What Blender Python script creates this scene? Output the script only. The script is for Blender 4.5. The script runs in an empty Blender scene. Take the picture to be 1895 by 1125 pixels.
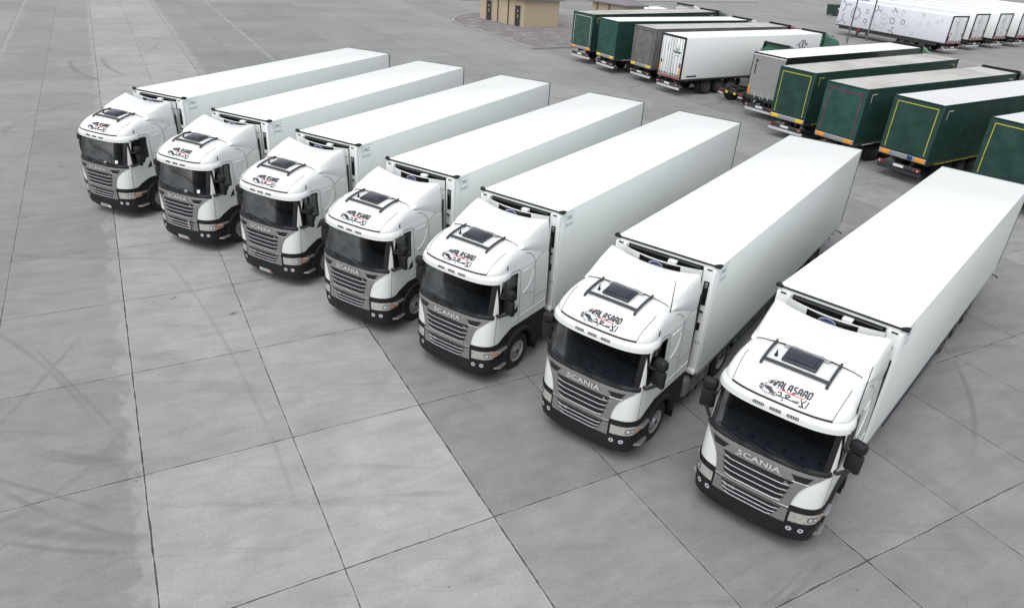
import bpy, bmesh, math, random
from mathutils import Vector, Matrix
R = math.radians
PI = math.pi
random.seed(7)
scene = bpy.context.scene
col = scene.collection

# ------------------------------------------------------------------ camera
CAM_H, PITCH, ROLL, FOC = 10.56018, 0.49531, 0.06493, 1315.86
cd = bpy.data.cameras.new('camera'); cam = bpy.data.objects.new('camera', cd); col.objects.link(cam)
cd.sensor_width = 36.0; cd.lens = FOC / 1895 * 36; cd.clip_start = 0.1; cd.clip_end = 2000
_F = Vector((0, math.cos(PITCH), -math.sin(PITCH))); _R = Vector((1, 0, 0)); _U = Vector((0, math.sin(PITCH), math.cos(PITCH)))
_R2 = _R * math.cos(ROLL) + _U * math.sin(ROLL); _U2 = _U * math.cos(ROLL) - _R * math.sin(ROLL)
cam.matrix_world = Matrix(((_R2.x, _U2.x, -_F.x, 0), (_R2.y, _U2.y, -_F.y, 0), (_R2.z, _U2.z, -_F.z, CAM_H), (0, 0, 0, 1)))
scene.camera = cam
# ------------------------------------------------------------------ sky, sun, exposure
SUN_EL, SUN_AZ = R(64), R(212)      # azimuth clockwise from +Y (away from the camera)
w = bpy.data.worlds.new("World"); scene.world = w; w.use_nodes = True
nt = w.node_tree; nt.nodes.clear()
sky = nt.nodes.new('ShaderNodeTexSky'); sky.sky_type = 'NISHITA'; sky.sun_disc = False
sky.sun_elevation = SUN_EL; sky.sun_rotation = SUN_AZ; sky.dust_density = 3.0; sky.air_density = 1.0
hs = nt.nodes.new('ShaderNodeHueSaturation'); hs.inputs['Saturation'].default_value = 0.16
bg = nt.nodes.new('ShaderNodeBackground'); bg.inputs['Strength'].default_value = 0.15
ow = nt.nodes.new('ShaderNodeOutputWorld')
nt.links.new(sky.outputs[0], hs.inputs['Color']); nt.links.new(hs.outputs[0], bg.inputs[0]); nt.links.new(bg.outputs[0], ow.inputs[0])
sd = bpy.data.lights.new('sun', 'SUN'); sd.energy = 0.55; sd.angle = R(50); sd.color = (1.0, 0.985, 0.96)
so = bpy.data.objects.new('sun', sd); col.objects.link(so)
_d = Vector((math.sin(SUN_AZ) * math.cos(SUN_EL), math.cos(SUN_AZ) * math.cos(SUN_EL), math.sin(SUN_EL)))
so.rotation_euler = _d.to_track_quat('Z', 'Y').to_euler(); so.location = (0, 0, 60)
scene.view_settings.view_transform = 'Standard'; scene.view_settings.look = 'None'
scene.view_settings.exposure = 0.60; scene.view_settings.gamma = 1
scene.cycles.max_bounces = 6; scene.cycles.transparent_max_bounces = 12

# ------------------------------------------------------------------ materials
class NT:
    """small node-building helper"""
    def __init__(s, m): s.t = m.node_tree; s.n = s.t.nodes; s.l = s.t.links
    def link(s, a, b): s.l.new(a, b)
    def math(s, op, a, b=None, c=None, clamp=False):
        n = s.n.new('ShaderNodeMath'); n.operation = op; n.use_clamp = clamp
        for i, v in enumerate((a, b, c)):
            if v is None: continue
            if isinstance(v, (int, float)): n.inputs[i].default_value = v
            else: s.link(v, n.inputs[i])
        return n.outputs[0]
    def noise(s, vec, scale, detail=4, rough=.55, dist=0):
        n = s.n.new('ShaderNodeTexNoise'); n.inputs['Scale'].default_value = scale; n.inputs['Detail'].default_value = detail
        n.inputs['Roughness'].default_value = rough; n.inputs['Distortion'].default_value = dist
        if vec is not None: s.link(vec, n.inputs['Vector'])
        return n.outputs['Fac']
    def ramp(s, v, a, b, lo=0., hi=1., smooth=True):
        n = s.n.new('ShaderNodeMapRange'); n.interpolation_type = 'SMOOTHSTEP' if smooth else 'LINEAR'
        for k, x in zip(('Value', 'From Min', 'From Max', 'To Min', 'To Max'), (v, a, b, lo, hi)):
            if isinstance(x, (int, float)): n.inputs[k].default_value = x
            else: s.link(x, n.inputs[k])
        return n.outputs['Result']
    def mix(s, f, a, b, mode='MIX'):
        n = s.n.new('ShaderNodeMix'); n.data_type = 'RGBA'; n.blend_type = mode
        for i, v in ((0, f), (6, a), (7, b)):
            if isinstance(v, (int, float)): n.inputs[i].default_value = v
            elif isinstance(v, tuple): n.inputs[i].default_value = (*v, 1) if len(v) == 3 else v
            else: s.link(v, n.inputs[i])
        return n.outputs[2]
    def coord(s, kind='Object'):
        return s.n.new('ShaderNodeTexCoord').outputs[kind]
    def sep(s, v):
        n = s.n.new('ShaderNodeSeparateXYZ'); s.link(v, n.inputs[0]); return n.outputs
    def comb(s, x, y, z=0.):
        n = s.n.new('ShaderNodeCombineXYZ')
        for i, v in enumerate((x, y, z)):
            if isinstance(v, (int, float)): n.inputs[i].default_value = v
            else: s.link(v, n.inputs[i])
        return n.outputs[0]

MATS = {}
def mat(name, color, rough=.5, metal=0., coat=0., dirt=0.12, dscale=1.5, spec=.5, trans=0., dirtcol=None, alpha=None, bump=0.):
    m = bpy.data.materials.new(name); m.use_nodes = True
    b = m.node_tree.nodes['Principled BSDF']; g = NT(m)
    oi = g.n.new('ShaderNodeObjectInfo'); va = g.n.new('ShaderNodeVectorMath'); va.operation = 'ADD'
    g.link(g.coord('Object'), va.inputs[0]); g.link(g.math('MULTIPLY', oi.outputs['Random'], 37.), va.inputs[1]); c = va.outputs[0]
    n1 = g.noise(c, dscale, 5, .6); n2 = g.noise(c, dscale * 9, 3, .6)
    f = g.math('MULTIPLY', g.ramp(n1, .42, .72), dirt)
    f = g.math('ADD', f, g.math('MULTIPLY', g.ramp(n2, .5, .8), dirt * .5))
    dc = dirtcol or tuple(x * .55 for x in color)
    col_ = g.mix(f, color, dc)
    g.link(col_, b.inputs['Base Color'])
    b.inputs['Metallic'].default_value = metal
    g.link(g.ramp(n2, .3, .7, max(0, rough - .06), min(1, rough + .1)), b.inputs['Roughness'])
    b.inputs['Specular IOR Level'].default_value = spec
    b.inputs['Coat Weight'].default_value = coat; b.inputs['Coat Roughness'].default_value = .08
    if bump:
        bn = g.n.new('ShaderNodeBump'); bn.inputs['Strength'].default_value = bump; bn.inputs['Distance'].default_value = .02
        g.link(n2, bn.inputs['Height']); g.link(bn.outputs[0], b.inputs['Normal'])
    MATS[name] = m
    return m
paint = mat('white_paint', (.71, .725, .72), .32, coat=.5, dirt=.05)
trailer_white = mat('trailer_white', (.80, .82, .82), .45, dirt=.05, dscale=.5)
plastic_black = mat('black_plastic', (.011, .012, .014), .55, dirt=.3, dirtcol=(.028, .028, .028), spec=.3)
gloss_black = mat('gloss_black', (.012, .012, .014), .15, dirt=.1)
dark_grey = mat('dark_grey_plastic', (.038, .042, .048), .5)
hatch_blue = mat('smoked_hatch', (.028, .033, .045), .22)
rubber = mat('rubber', (.014, .014, .014), .8, dirt=.5, dirtcol=(.05, .048, .045), dscale=5)
steel = mat('chassis_steel', (.03, .03, .03), .6, dirt=.5, dirtcol=(.07, .065, .06))
alu = mat('aluminium', (.55, .56, .57), .35, metal=.85, dirt=.3, dirtcol=(.25, .24, .23))
rimm = mat('wheel_rim_paint', (.42, .43, .45), .4, metal=.5, dirt=.5, dirtcol=(.12, .11, .10), dscale=4)
rim_dark = mat('worn_rim_paint', (.10, .10, .105), .5, metal=.3, dirt=.5, dirtcol=(.04, .038, .035), dscale=4)
grille_m = mat('grille_silver', (.235, .23, .23), .42, metal=.4, dirt=.1)
chrome = mat('chrome', (.68, .69, .70), .22, metal=.9, dirt=.05)
letter_m = mat('letter_chrome', (.56, .57, .58), .35, metal=.3, dirt=.02)
logo_dark = mat('decal_navy', (.018, .022, .035), .4, dirt=0)
logo_red = mat('decal_red', (.62, .02, .025), .4, dirt=0)
decal_blue = mat('decal_blue', (.21, .34, .41), .5, dirt=0)
seam_m = mat('panel_seam', (.10, .105, .11), .6, dirt=0)
amber = mat('amber_lens', (.50, .25, .15), .2, coat=1, dirt=.3, dirtcol=(.8, .5, .35), dscale=14)
red_lens = mat('red_lens', (.17, .010, .012), .2, coat=1)
lens = mat('headlamp_lens', (.62, .60, .56), .08, metal=.5, coat=1, dirt=.45, dirtcol=(.22, .22, .22), dscale=11)
fog_m = mat('foglamp_lens', (.85, .87, .90), .08, metal=.5, coat=1, dirt=.5, dirtcol=(.3, .3, .32), dscale=14)
plate_m = mat('plate_white', (.72, .73, .74), .4)
seat_m = mat('seat_fabric', (.05, .052, .06), .9)
dash_m = mat('dashboard', (.085, .10, .13), .55)
sticker = mat('paper_white', (.8, .8, .78), .7)
curtain_teal = mat('window_curtain', (.10, .19, .17), .8)
green_tarp = mat('green_tarp', (.006, .038, .029), .55, bump=.5, dirt=.45, dirtcol=(.030, .085, .07), dscale=1.1)  # green darkened to carry the shade on curtain sides facing away
green_tarp2 = mat('green_tarp_faded', (.009, .058, .046), .6, bump=.5, dirt=.5, dirtcol=(.035, .12, .10), dscale=1.1)
green_dull = mat('green_tarp_dull', (.020, .065, .048), .65, bump=.5, dirt=.6, dirtcol=(.06, .12, .09), dscale=1.3)
grey_tarp = mat('grey_tarp', (.125, .122, .118), .6, bump=.5, dirt=.4, dirtcol=(.25, .235, .22))
roof_dusty = mat('dusty_roof', (.46, .45, .43), .75, dirt=.7, dirtcol=(.29, .27, .25), dscale=.35)
roof_white = mat('tarp_roof_white', (.60, .61, .63), .6, dirt=.45, dirtcol=(.55, .55, .55), dscale=.4)
silver_panel = mat('silver_panel', (.34, .34, .34), .45, metal=.3, dirt=.15)
side_panel_m = mat('grey_side_skirt', (.19, .18, .165), .5, dirt=.4)
orange_ref = mat('orange_reflector', (.85, .30, .02), .35, dirt=.05)
yellow_ref = mat('yellow_reflector', (.80, .52, .03), .4, dirt=.1)
yellow_tape = mat('yellow_tape', (.44, .42, .05), .5, dirt=.1)
pink_tape = mat('faded_red_tape', (.22, .025, .06), .6, dirt=.4)
pale_tape = mat('pale_tape', (.50, .54, .50), .5)
red_frame = mat('red_frame', (.32, .10, .09), .5, dirt=.5, dirtcol=(.4, .38, .36))
blue_sign = mat('blue_sign', (.012, .035, .16), .5)
cab_green = mat('cab_green_paint', (.016, .13, .068), .3, coat=.6, dirt=.1)
cab_red = mat('cab_red_paint', (.20, .022, .03), .3, coat=.6, dirt=.1)
cab_dark = mat('cab_dark_paint', (.012, .02, .018), .3, coat=.5, dirt=.1)
logo_blue = mat('badge_blue', (.02, .03, .16), .3)
motif_dark = mat('motif_grey', (.14, .15, .17), .6, dirt=0)
motif_light = mat('motif_pale', (.42, .43, .45), .6, dirt=0)
lavender_white = mat('pale_print_white', (.70, .72, .77), .45, dirt=.04)
stucco = mat('sand_render', (.44, .36, .25), .85, dirt=.3, dirtcol=(.40, .32, .23), dscale=.8, bump=.2)
brown_door = mat('brown_door', (.035, .022, .022), .5)
roof_sheet = mat('roof_sheet', (.20, .19, .21), .5, metal=.2)
pole_m = mat('galvanised_pole', (.15, .155, .16), .5, metal=.4)
bin_green = mat('bin_green', (.02, .055, .045), .5)
kerb_m = mat('kerb_concrete', (.31, .305, .29), .8, dirt=.4)

def glass_mat(name, tint, gl=.06):
    m = bpy.data.materials.new(name); m.use_nodes = True; g = NT(m); g.n.clear()
    tr = g.n.new('ShaderNodeBsdfTransparent'); tr.inputs[0].default_value = (*tint, 1)
    gs = g.n.new('ShaderNodeBsdfGlossy'); gs.inputs['Roughness'].default_value = gl; gs.inputs[0].default_value = (.9, .93, .95, 1)
    fr = g.n.new('ShaderNodeFresnel'); fr.inputs[0].default_value = 1.5
    ns = g.noise(g.coord('Object'), 2.2, 3)
    f = g.math('MULTIPLY', fr.outputs[0], g.ramp(ns, .3, .7, .16, .26))
    mx = g.n.new('ShaderNodeMixShader'); o = g.n.new('ShaderNodeOutputMaterial')
    g.link(f, mx.inputs[0]); g.link(tr.outputs[0], mx.inputs[1]); g.link(gs.outputs[0], mx.inputs[2]); g.link(mx.outputs[0], o.inputs[0])
    MATS[name] = m; return m
glass = glass_mat('windscreen_glass', (.30, .34, .36))
side_glass = glass_mat('side_glass', (.26, .30, .30))

# refrigerated body: faint transverse roof joints, faint stains
def body_mat():
    m = bpy.data.materials.new('insulated_body_white'); m.use_nodes = True; g = NT(m); b = g.n['Principled BSDF']
    c = g.coord('Object'); x, y, z = g.sep(c)[:3]
    ph = g.math('FRACT', g.math('MULTIPLY', y, 1 / 1.25))
    ln = g.math('LESS_THAN', g.math('ABSOLUTE', g.math('SUBTRACT', ph, .5)), .012)
    st = g.noise(g.comb(g.math('MULTIPLY', x, .5), g.math('ADD', g.math('MULTIPLY', y, .35), g.math('MULTIPLY', g.n.new('ShaderNodeObjectInfo').outputs['Random'], 50.)), g.math('MULTIPLY', z, 1.2)), 1.2, 5)
    f = g.math('ADD', g.math('MULTIPLY', ln, .10), g.math('MULTIPLY', g.ramp(st, .45, .75), .10))
    low = g.math('MULTIPLY', g.ramp(z, 1.9, 1.2), g.math('MULTIPLY', g.noise(c, 3, 5), .22))
    g.link(g.mix(g.math('ADD', f, low), (.765, .805, .79), (.52, .52, .50)), b.inputs['Base Color'])
    b.inputs['Roughness'].default_value = .38; b.inputs['Coat Weight'].default_value = .25; b.inputs['Coat Roughness'].default_value = .2
    bn = g.n.new('ShaderNodeBump'); bn.inputs['Strength'].default_value = .25; bn.inputs['Distance'].default_value = .01
    g.link(g.math('ADD', ln, g.math('MULTIPLY', g.noise(c, .8, 2), .8)), bn.inputs['Height']); g.link(bn.outputs[0], b.inputs['Normal'])
    return m
body_white = body_mat()

# ------------------------------------------------------------------ mesh helper
class MB:
    def __init__(s): s.v = []; s.f = []; s.m = []
    def add(s, vs, fs, mi=0):
        o = len(s.v); s.v += [tuple(v) for v in vs]
        for f in fs: s.f.append(tuple(i + o for i in f)); s.m.append(mi)
        return s
    def box(s, c, d, mi=0, bev=0., rot=None, seg=2):
        bm = bmesh.new(); bmesh.ops.create_cube(bm, size=1)
        for v in bm.verts: v.co = Vector((v.co.x * d[0], v.co.y * d[1], v.co.z * d[2]))
        if bev: bmesh.ops.bevel(bm, geom=bm.edges[:], offset=min(bev, min(d) * .45), segments=seg, profile=.5, affect='EDGES')
        M = Matrix.Translation(c) @ (rot.to_4x4() if rot else Matrix.Identity(4))
        bm.verts.index_update()
        s.add([M @ v.co for v in bm.verts], [[v.index for v in f.verts] for f in bm.faces], mi); bm.free(); return s
    def prism(s, poly, axis, a, b, mi=0):
        """poly: 2-D points; extruded along axis between a and b"""
        def P(p, t):
            return {'x': (t, p[0], p[1]), 'y': (p[0], t, p[1]), 'z': (p[0], p[1], t)}[axis]
        n = len(poly)
        vs = [P(p, a) for p in poly] + [P(p, b) for p in poly]
        fs = [tuple(range(n)), tuple(range(2 * n - 1, n - 1, -1))] + [(i, i + n, (i + 1) % n + n, (i + 1) % n) for i in range(n)]
        return s.add(vs, fs, mi)
    def tube(s, pts, r, n=8, mi=0, close=False, sx=1., caps=True):
        pts = [Vector(p) for p in pts]; k = len(pts); vs = []; fs = []
        for i, p in enumerate(pts):
            t = (pts[min(i + 1, k - 1)] - pts[max(i - 1, 0)]).normalized()
            up = Vector((0, 0, 1)) if abs(t.z) < .9 else Vector((0, 1, 0))
            a = t.cross(up).normalized(); b = a.cross(t)
            rr = r[i] if isinstance(r, (list, tuple)) else r
            for j in range(n):
                q = 2 * PI * j / n; vs.append(p + a * rr * math.cos(q) * sx + b * rr * math.sin(q))
        for i in range(k - 1):
            for j in range(n):
                fs.append((i * n + j, i * n + (j + 1) % n, (i + 1) * n + (j + 1) % n, (i + 1) * n + j))
        if caps: fs += [tuple(range(n - 1, -1, -1)), tuple((k - 1) * n + j for j in range(n))]
        return s.add(vs, fs, mi)
    def lathe(s, prof, n=32, mi=0, axis='x', c=(0, 0, 0)):
        """prof: (axial, radius) points"""
        vs = []; fs = []
        for a, r in prof:
            for j in range(n):
                q = 2 * PI * j / n; u, v = r * math.cos(q), r * math.sin(q)
                p = {'x': (a, u, v), 'y': (u, a, v), 'z': (u, v, a)}[axis]
                vs.append((p[0] + c[0], p[1] + c[1], p[2] + c[2]))
        for i in range(len(prof) - 1):
            for j in range(n): fs.append((i * n + j, i * n + (j + 1) % n, (i + 1) * n + (j + 1) % n, (i + 1) * n + j))
        return s.add(vs, fs, mi)
    def disc(s, c, r, nrm, n=20, mi=0, sx=1., r0=0.):
        c = Vector(c); nrm = Vector(nrm).normalized(); up = Vector((0, 0, 1)) if abs(nrm.z) < .9 else Vector((0, 1, 0))
        a = up.cross(nrm).normalized(); b = nrm.cross(a)
        vs = [c + a * r * sx * math.cos(2 * PI * j / n) + b * r * math.sin(2 * PI * j / n) for j in range(n)]
        if r0:
            vs += [c + a * r0 * sx * math.cos(2 * PI * j / n) + b * r0 * math.sin(2 * PI * j / n) for j in range(n)]
            return s.add(vs, [(j, (j + 1) % n, n + (j + 1) % n, n + j) for j in range(n)], mi)
        return s.add(vs, [tuple(range(n))], mi)
    def grid(s, fn, us, vs_, mi=0, skip=None, flip=False):
        """fn(u,v)->point"""
        P = [fn(u, v) for v in vs_ for u in us]; n = len(us); fs = []; ms = []
        for j in range(len(vs_) - 1):
            for i in range(n - 1):
                if skip and skip((us[i] + us[i + 1]) / 2, (vs_[j] + vs_[j + 1]) / 2): continue
                f = (j * n + i, j * n + i + 1, (j + 1) * n + i + 1, (j + 1) * n + i)
                fs.append(f[::-1] if flip else f)
        return s.add(P, fs, mi)
    def build(s, name, mats, parent=None, smooth=35, label=None):
        me = bpy.data.meshes.new(name); me.from_pydata(s.v, [], s.f)
        if not isinstance(mats, (list, tuple)): mats = [mats]
        for m in mats: me.materials.append(m)
        me.polygons.foreach_set('material_index', s.m)
        bm = bmesh.new(); bm.from_mesh(me); bmesh.ops.remove_doubles(bm, verts=bm.verts, dist=1e-5); bm.to_mesh(me); bm.free()
        me.update()
        if smooth: me.shade_smooth(); me.set_sharp_from_angle(angle=R(smooth))
        o = bpy.data.objects.new(name, me); col.objects.link(o)
        if parent: o.parent = parent
        if label: o['label'] = label
        return o

def thing(name, label, cat, loc=(0, 0, 0), rotz=0., group=None):
    o = bpy.data.objects.new(name, None); col.objects.link(o); o.empty_display_size = .3
    o.location = loc; o.rotation_euler = (0, 0, rotz); o['label'] = label; o['category'] = cat
    if group: o['group'] = group
    return o
def dup(root, loc, rotz, label):
    r = root.copy(); col.objects.link(r); r.location = loc; r.rotation_euler = (0, 0, rotz); r['label'] = label
    for ch in root.children:
        c = ch.copy(); col.objects.link(c); c.parent = r
        for g_ in ch.children:
            d = g_.copy(); col.objects.link(d); d.parent = c
    return r
def lerp(a, b, t): return a + (b - a) * t
def dense(pts, step=.05):
    o = []
    for a, b in zip(pts, pts[1:]):
        n = max(1, int(math.hypot(b[0] - a[0], b[1] - a[1]) / step))
        o += [(lerp(a[0], b[0], i / n), lerp(a[1], b[1], i / n)) for i in range(n)]
    return o + [tuple(pts[-1])]
def text_shape(txt, size=1.0, bold=0.0, space=1.0):
    cu = bpy.data.curves.new('t', 'FONT'); cu.body = txt; cu.size = size; cu.align_x = 'CENTER'; cu.align_y = 'CENTER'; cu.offset = bold
    cu.space_character = space; cu.resolution_u = 3
    o = bpy.data.objects.new('t', cu); col.objects.link(o)
    me = bpy.data.meshes.new_from_object(o.evaluated_get(bpy.context.evaluated_depsgraph_get()))
    vs = [tuple(v.co) for v in me.vertices]; fs = [tuple(p.vertices) for p in me.polygons]
    bpy.data.objects.remove(o); bpy.data.curves.remove(cu); bpy.data.meshes.remove(me)
    return vs, fs
def place_text(mb, txt, size, fn, mi=0, **k):
    vs, fs = text_shape(txt, size, **k); mb.add([fn(v[0], v[1]) for v in vs], fs, mi)
def ribbon2d(pts, w, closed=False):
    """2-D stroke -> verts, quads (mitred)"""
    pts = [Vector((p[0], p[1])) for p in pts]; n = len(pts); vs = []; fs = []
    for i in range(n):
        if closed: a, b = pts[i - 1], pts[(i + 1) % n]
        else: a, b = pts[max(i - 1, 0)], pts[min(i + 1, n - 1)]
        d1 = (pts[i] - a); d2 = (b - pts[i]); d = Vector((0, 0))
        if d1.length > 1e-9: d += d1.normalized()
        if d2.length > 1e-9: d += d2.normalized()
        if d.length < 1e-6: d = Vector((1, 0))
        d.normalize(); nn = Vector((-d.y, d.x))
        k = 1.0
        if d1.length > 1e-9 and d2.length > 1e-9: k = 1 / max(.5, abs(d.dot(d1.normalized())))
        vs += [pts[i] + nn * w / 2 * k, pts[i] - nn * w / 2 * k]
    m = n if closed else n - 1
    for i in range(m):
        j = (i + 1) % n; fs.append((2 * i, 2 * i + 1, 2 * j + 1, 2 * j))
    return vs, fs
def stroke(mb, pts, w, fn, mi=0, closed=False):
    vs, fs = ribbon2d(pts, w, closed); mb.add([fn(v[0], v[1]) for v in vs], fs, mi)

# ================================================================== GROUND
TH, GA, GB, OU, OV = 0.51923, 3.038, 4.07877, -0.92311, 9.18589
ARCS = [
 (-8.48, 17.49, 6.05, 0.1, 0.5, -9.6, 11.54, 1.75),
 (-8.56, 16.65, 5.36, 0.05, 0.4, -9.5, 11.37, 1.7),
 (-20.38, 57.25, 13.21, 0.16, 0.5, -29.93, 48.12, 4.21),
 (-17.13, 59.85, 15.31, 0.16, 0.45, -28.37, 49.45, 4.38),
 (2.08, 13.21, 5.34, 0.05, 0.6, 6.03, 9.62, 1.39),
 (0.42, 14.78, 7.44, 0.03, 0.45, 5.77, 9.6, 1.37),
 (-16.61, -20.47, 31.78, 0.05, 0.4, -9.2, 10.43, 1.78),
 (-5.03, 20.47, 11.2, 0.06, 0.45, -8.27, 9.75, 1.9),
 (-79.74, 8.27, 68.62, 0.06, 0.35, -11.37, 14.14, 2.46),
 (-1429.5, -1736.01, 2252.94, 0.05, 0.35, -10.13, 13.6, 3.2),
 (-7.61, 18.06, 9.04, 0.05, 0.4, -8.14, 9.03, 1.79),
 (-16.23, 41.5, 20.82, 0.12, 0.35, -15.38, 20.7, 1.96),
 (2.18, 19.78, 10.93, 0.07, 0.45, 12.56, 16.37, 3.06),
 (10.86, 53.24, 3.34, 0.18, 0.4, 11.87, 56.42, 6.84),
 (-15.04, 49.33, 26.76, 0.14, 0.45, 8.26, 36.17, 5.31),
 (-7.78, 21.05, 11.69, 0.12, 0.4, -7.83, 9.36, 1.56),
 (15.31, 14.32, 4.6, 0.1, 0.35, 13.15, 18.38, 2.5),
 (20.47, 20.3, 8.1, 0.12, 0.4, 14.33, 25.59, 3.54),
 (-60.33, -21.31, 64.66, 0.05, 0.2, -7.61, 16.12, 7.17),
 (4.37, 38.24, 3.41, 0.12, 0.3, 4.16, 41.64, 6.68),
 (-24.12, -2.34, 21.07, 0.06, 0.3, -12.19, 15.03, 4.19),
 (-11.71, 11.81, 3.19, 0.08, 0.25, -8.76, 10.59, 2.24),
 (24.15, 101.88, 17.12, 0.4, 0.4, 35.24, 114.92, 28.65),
 (73.9, 142.09, 111.94, 0.3, 0.25, -8.58, 66.41, 14.06),
 (-16.6, 36.76, 9.25, 0.2, 0.3, -25.85, 36.87, 3.84)]
def ground_mat():
    m = bpy.data.materials.new('concrete_slabs'); m.use_nodes = True; g = NT(m); b = g.n['Principled BSDF']
    c = g.coord('Object'); x, y, z = g.sep(c)[:3]
    ct, st = math.cos(TH), math.sin(TH)
    U = g.math('ADD', g.math('MULTIPLY', x, ct), g.math('MULTIPLY', y, st))
    V = g.math('ADD', g.math('MULTIPLY', x, -st), g.math('MULTIPLY', y, ct))
    u = g.math('MULTIPLY', g.math('SUBTRACT', U, OU), 1 / GA); v = g.math('MULTIPLY', g.math('SUBTRACT', V, OV), 1 / GB)
    wob = g.math('MULTIPLY', g.math('SUBTRACT', g.noise(g.comb(U, V), 1.1, 3), .5), .012)
    uw, vw = g.math('ADD', u, wob), g.math('ADD', v, wob)
    def jd(q, s):
        f = g.math('FRACT', g.math('ADD', q, .5)); return g.math('MULTIPLY', g.math('ABSOLUTE', g.math('SUBTRACT', f, .5)), s)
    du, dv = jd(uw, GA), jd(vw, GB)
    # every second longitudinal joint is a pour joint (wider); the others are saw cuts
    eve = jd(g.math('MULTIPLY', uw, .5), GA * 2)
    wvar = g.ramp(g.noise(g.comb(U, V), 2.6, 5, .7), .35, .68, .55, 1.6)
    lu = g.ramp(du, g.math('MULTIPLY', wvar, .006), g.math('MULTIPLY', wvar, .018), 1, 0)
    lv = g.ramp(dv, g.math('MULTIPLY', wvar, .006), g.math('MULTIPLY', wvar, .019), 1, 0)
    le = g.ramp(eve, g.math('MULTIPLY', wvar, .006), g.math('MULTIPLY', wvar, .020), 1, 0)
    line = g.math('MAXIMUM', g.math('MAXIMUM', g.math('MULTIPLY', lu, .85), g.math('MULTIPLY', lv, .90)), g.math('MULTIPLY', le, 1.0))
    # strip tone (each pour is two bays wide), bay tone
    strip = g.math('FLOOR', g.math('MULTIPLY', u, .5)); bay = g.math('FLOOR', u); row = g.math('FLOOR', v)
    cr = g.n.new('ShaderNodeValToRGB'); cr.color_ramp.interpolation = 'CONSTANT'
    tones = [(-6, .36), (-5, .27), (-4, .36), (-3, .33), (-2, .31), (-1, .29), (0, .37), (1, .28), (2, .28), (3, .285), (4, .29), (5, .31), (6, .265), (7, .30), (8, .27), (9, .30)]
    el = cr.color_ramp.elements
    while len(el) > 1: el.remove(el[0])
    for i, (k, t) in enumerate(tones):
        e = el[0] if i == 0 else el.new((k + 6) / 16.0)
        e.position = (k + 6) / 16.0; e.color = (t, t, t, 1)
    g.link(g.math('MULTIPLY', g.math('ADD', strip, 6.02), 1 / 16.0), cr.inputs[0])
    tone = g.sep(cr.outputs[0])[0]
    wn = g.n.new('ShaderNodeTexWhiteNoise'); wn.noise_dimensions = '2D'; g.link(g.comb(bay, row), wn.inputs['Vector'])
    tone = g.math('MULTIPLY', tone, g.math('ADD', g.math('MULTIPLY', wn.outputs[0], .16), .92))
    # mottling: large, medium, brushed streaks across the bays
    n1 = g.noise(c, .16, 5, .6, .6); n2 = g.noise(c, 1.1, 6, .62, .4); n3 = g.noise(c, 14, 4, .6)
    rot = g.comb(g.math('MULTIPLY', g.math('ADD', U, g.math('MULTIPLY', V, .25)), .55), g.math('MULTIPLY', V, 3.2))
    n4 = g.noise(rot, 1.0, 6, .65, .5)
    t = g.math('MULTIPLY', tone, g.ramp(n1, .3, .7, .90, 1.09, False))
    t = g.math('MULTIPLY', t, g.ramp(n2, .28, .72, .87, 1.11, False))
    t = g.math('MULTIPLY', t, g.ramp(n4, .28, .72, .89, 1.08, False))
    t = g.math('MULTIPLY', t, g.ramp(n3, .25, .75, .92, 1.08, False))
    n6 = g.noise(g.comb(g.math('MULTIPLY', x, .45), y), 38, 3, .7); t = g.math('MULTIPLY', t, g.ramp(n6, .25, .75, .91, 1.09, False))
    # pale laitance with a ragged edge beside some pour joints: left of joint 0, right of joint 2, right of -2
    def ragged(k, sgn, width, V0=-200., V1=400.):
        d = g.math('MULTIPLY', g.math('SUBTRACT', u, float(k)), GA * sgn)
        rag = g.noise(g.comb(g.math('MULTIPLY', U, 1.6), g.math('MULTIPLY', V, 1.0)), 1.1, 9, .72)
        edge = g.ramp(rag, .3, .7, width * -.1, width * 1.5, False)
        inside = g.ramp(g.math('SUBTRACT', d, edge), -.16, .06, 1, 0)
        pos = g.math('GREATER_THAN', d, 0.)
        lim = g.math('MULTIPLY', g.math('GREATER_THAN', V, V0), g.math('LESS_THAN', V, V1))
        brk = g.ramp(g.noise(g.comb(U, V, 9.), .9, 5, .7), .30, .5, .25, 1)
        return g.math('MULTIPLY', g.math('MULTIPLY', g.math('MULTIPLY', inside, pos), lim), brk)
    lait = g.math('MAXIMUM', g.math('MAXIMUM', ragged(0, -1, .42), ragged(2, 1, .75, 24.)), g.math('MAXIMUM', ragged(-2, 1, .5, 20.), ragged(4, -1, .5, 34.)))
    t = g.mix(g.math('MULTIPLY', lait, .6), t, (.40, .40, .39))
    # tyre marks: arcs (cx, cy, r, halfwidth, strength)
    mk = None
    arcs = ARCS
    brk = g.ramp(g.noise(c, .35, 5, .7), .34, .52)
    for cx, cy, r, hw, k, mx, my, mr in arcs:
        dx = g.math('SUBTRACT', x, cx); dy = g.math('SUBTRACT', y, cy)
        d = g.math('SQRT', g.math('ADD', g.math('MULTIPLY', dx, dx), g.math('MULTIPLY', dy, dy)))
        e = g.ramp(g.math('ABSOLUTE', g.math('SUBTRACT', d, r)), hw * .4, hw * 1.5, min(.7, k * 1.25), 0)
        ex = g.math('SUBTRACT', x, mx); ey = g.math('SUBTRACT', y, my)
        e = g.math('MULTIPLY', e, g.ramp(g.math('SQRT', g.math('ADD', g.math('MULTIPLY', ex, ex), g.math('MULTIPLY', ey, ey))), mr * .7, mr * 1.05, 1, 0))
        mk = e if mk is None else g.math('MAXIMUM', mk, e)
    mk = g.math('MULTIPLY', mk, g.math('MULTIPLY', brk, g.ramp(n3, .35, .6, .65, 1)))
    t = g.mix(mk, t, (.155, .155, .16))
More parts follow.
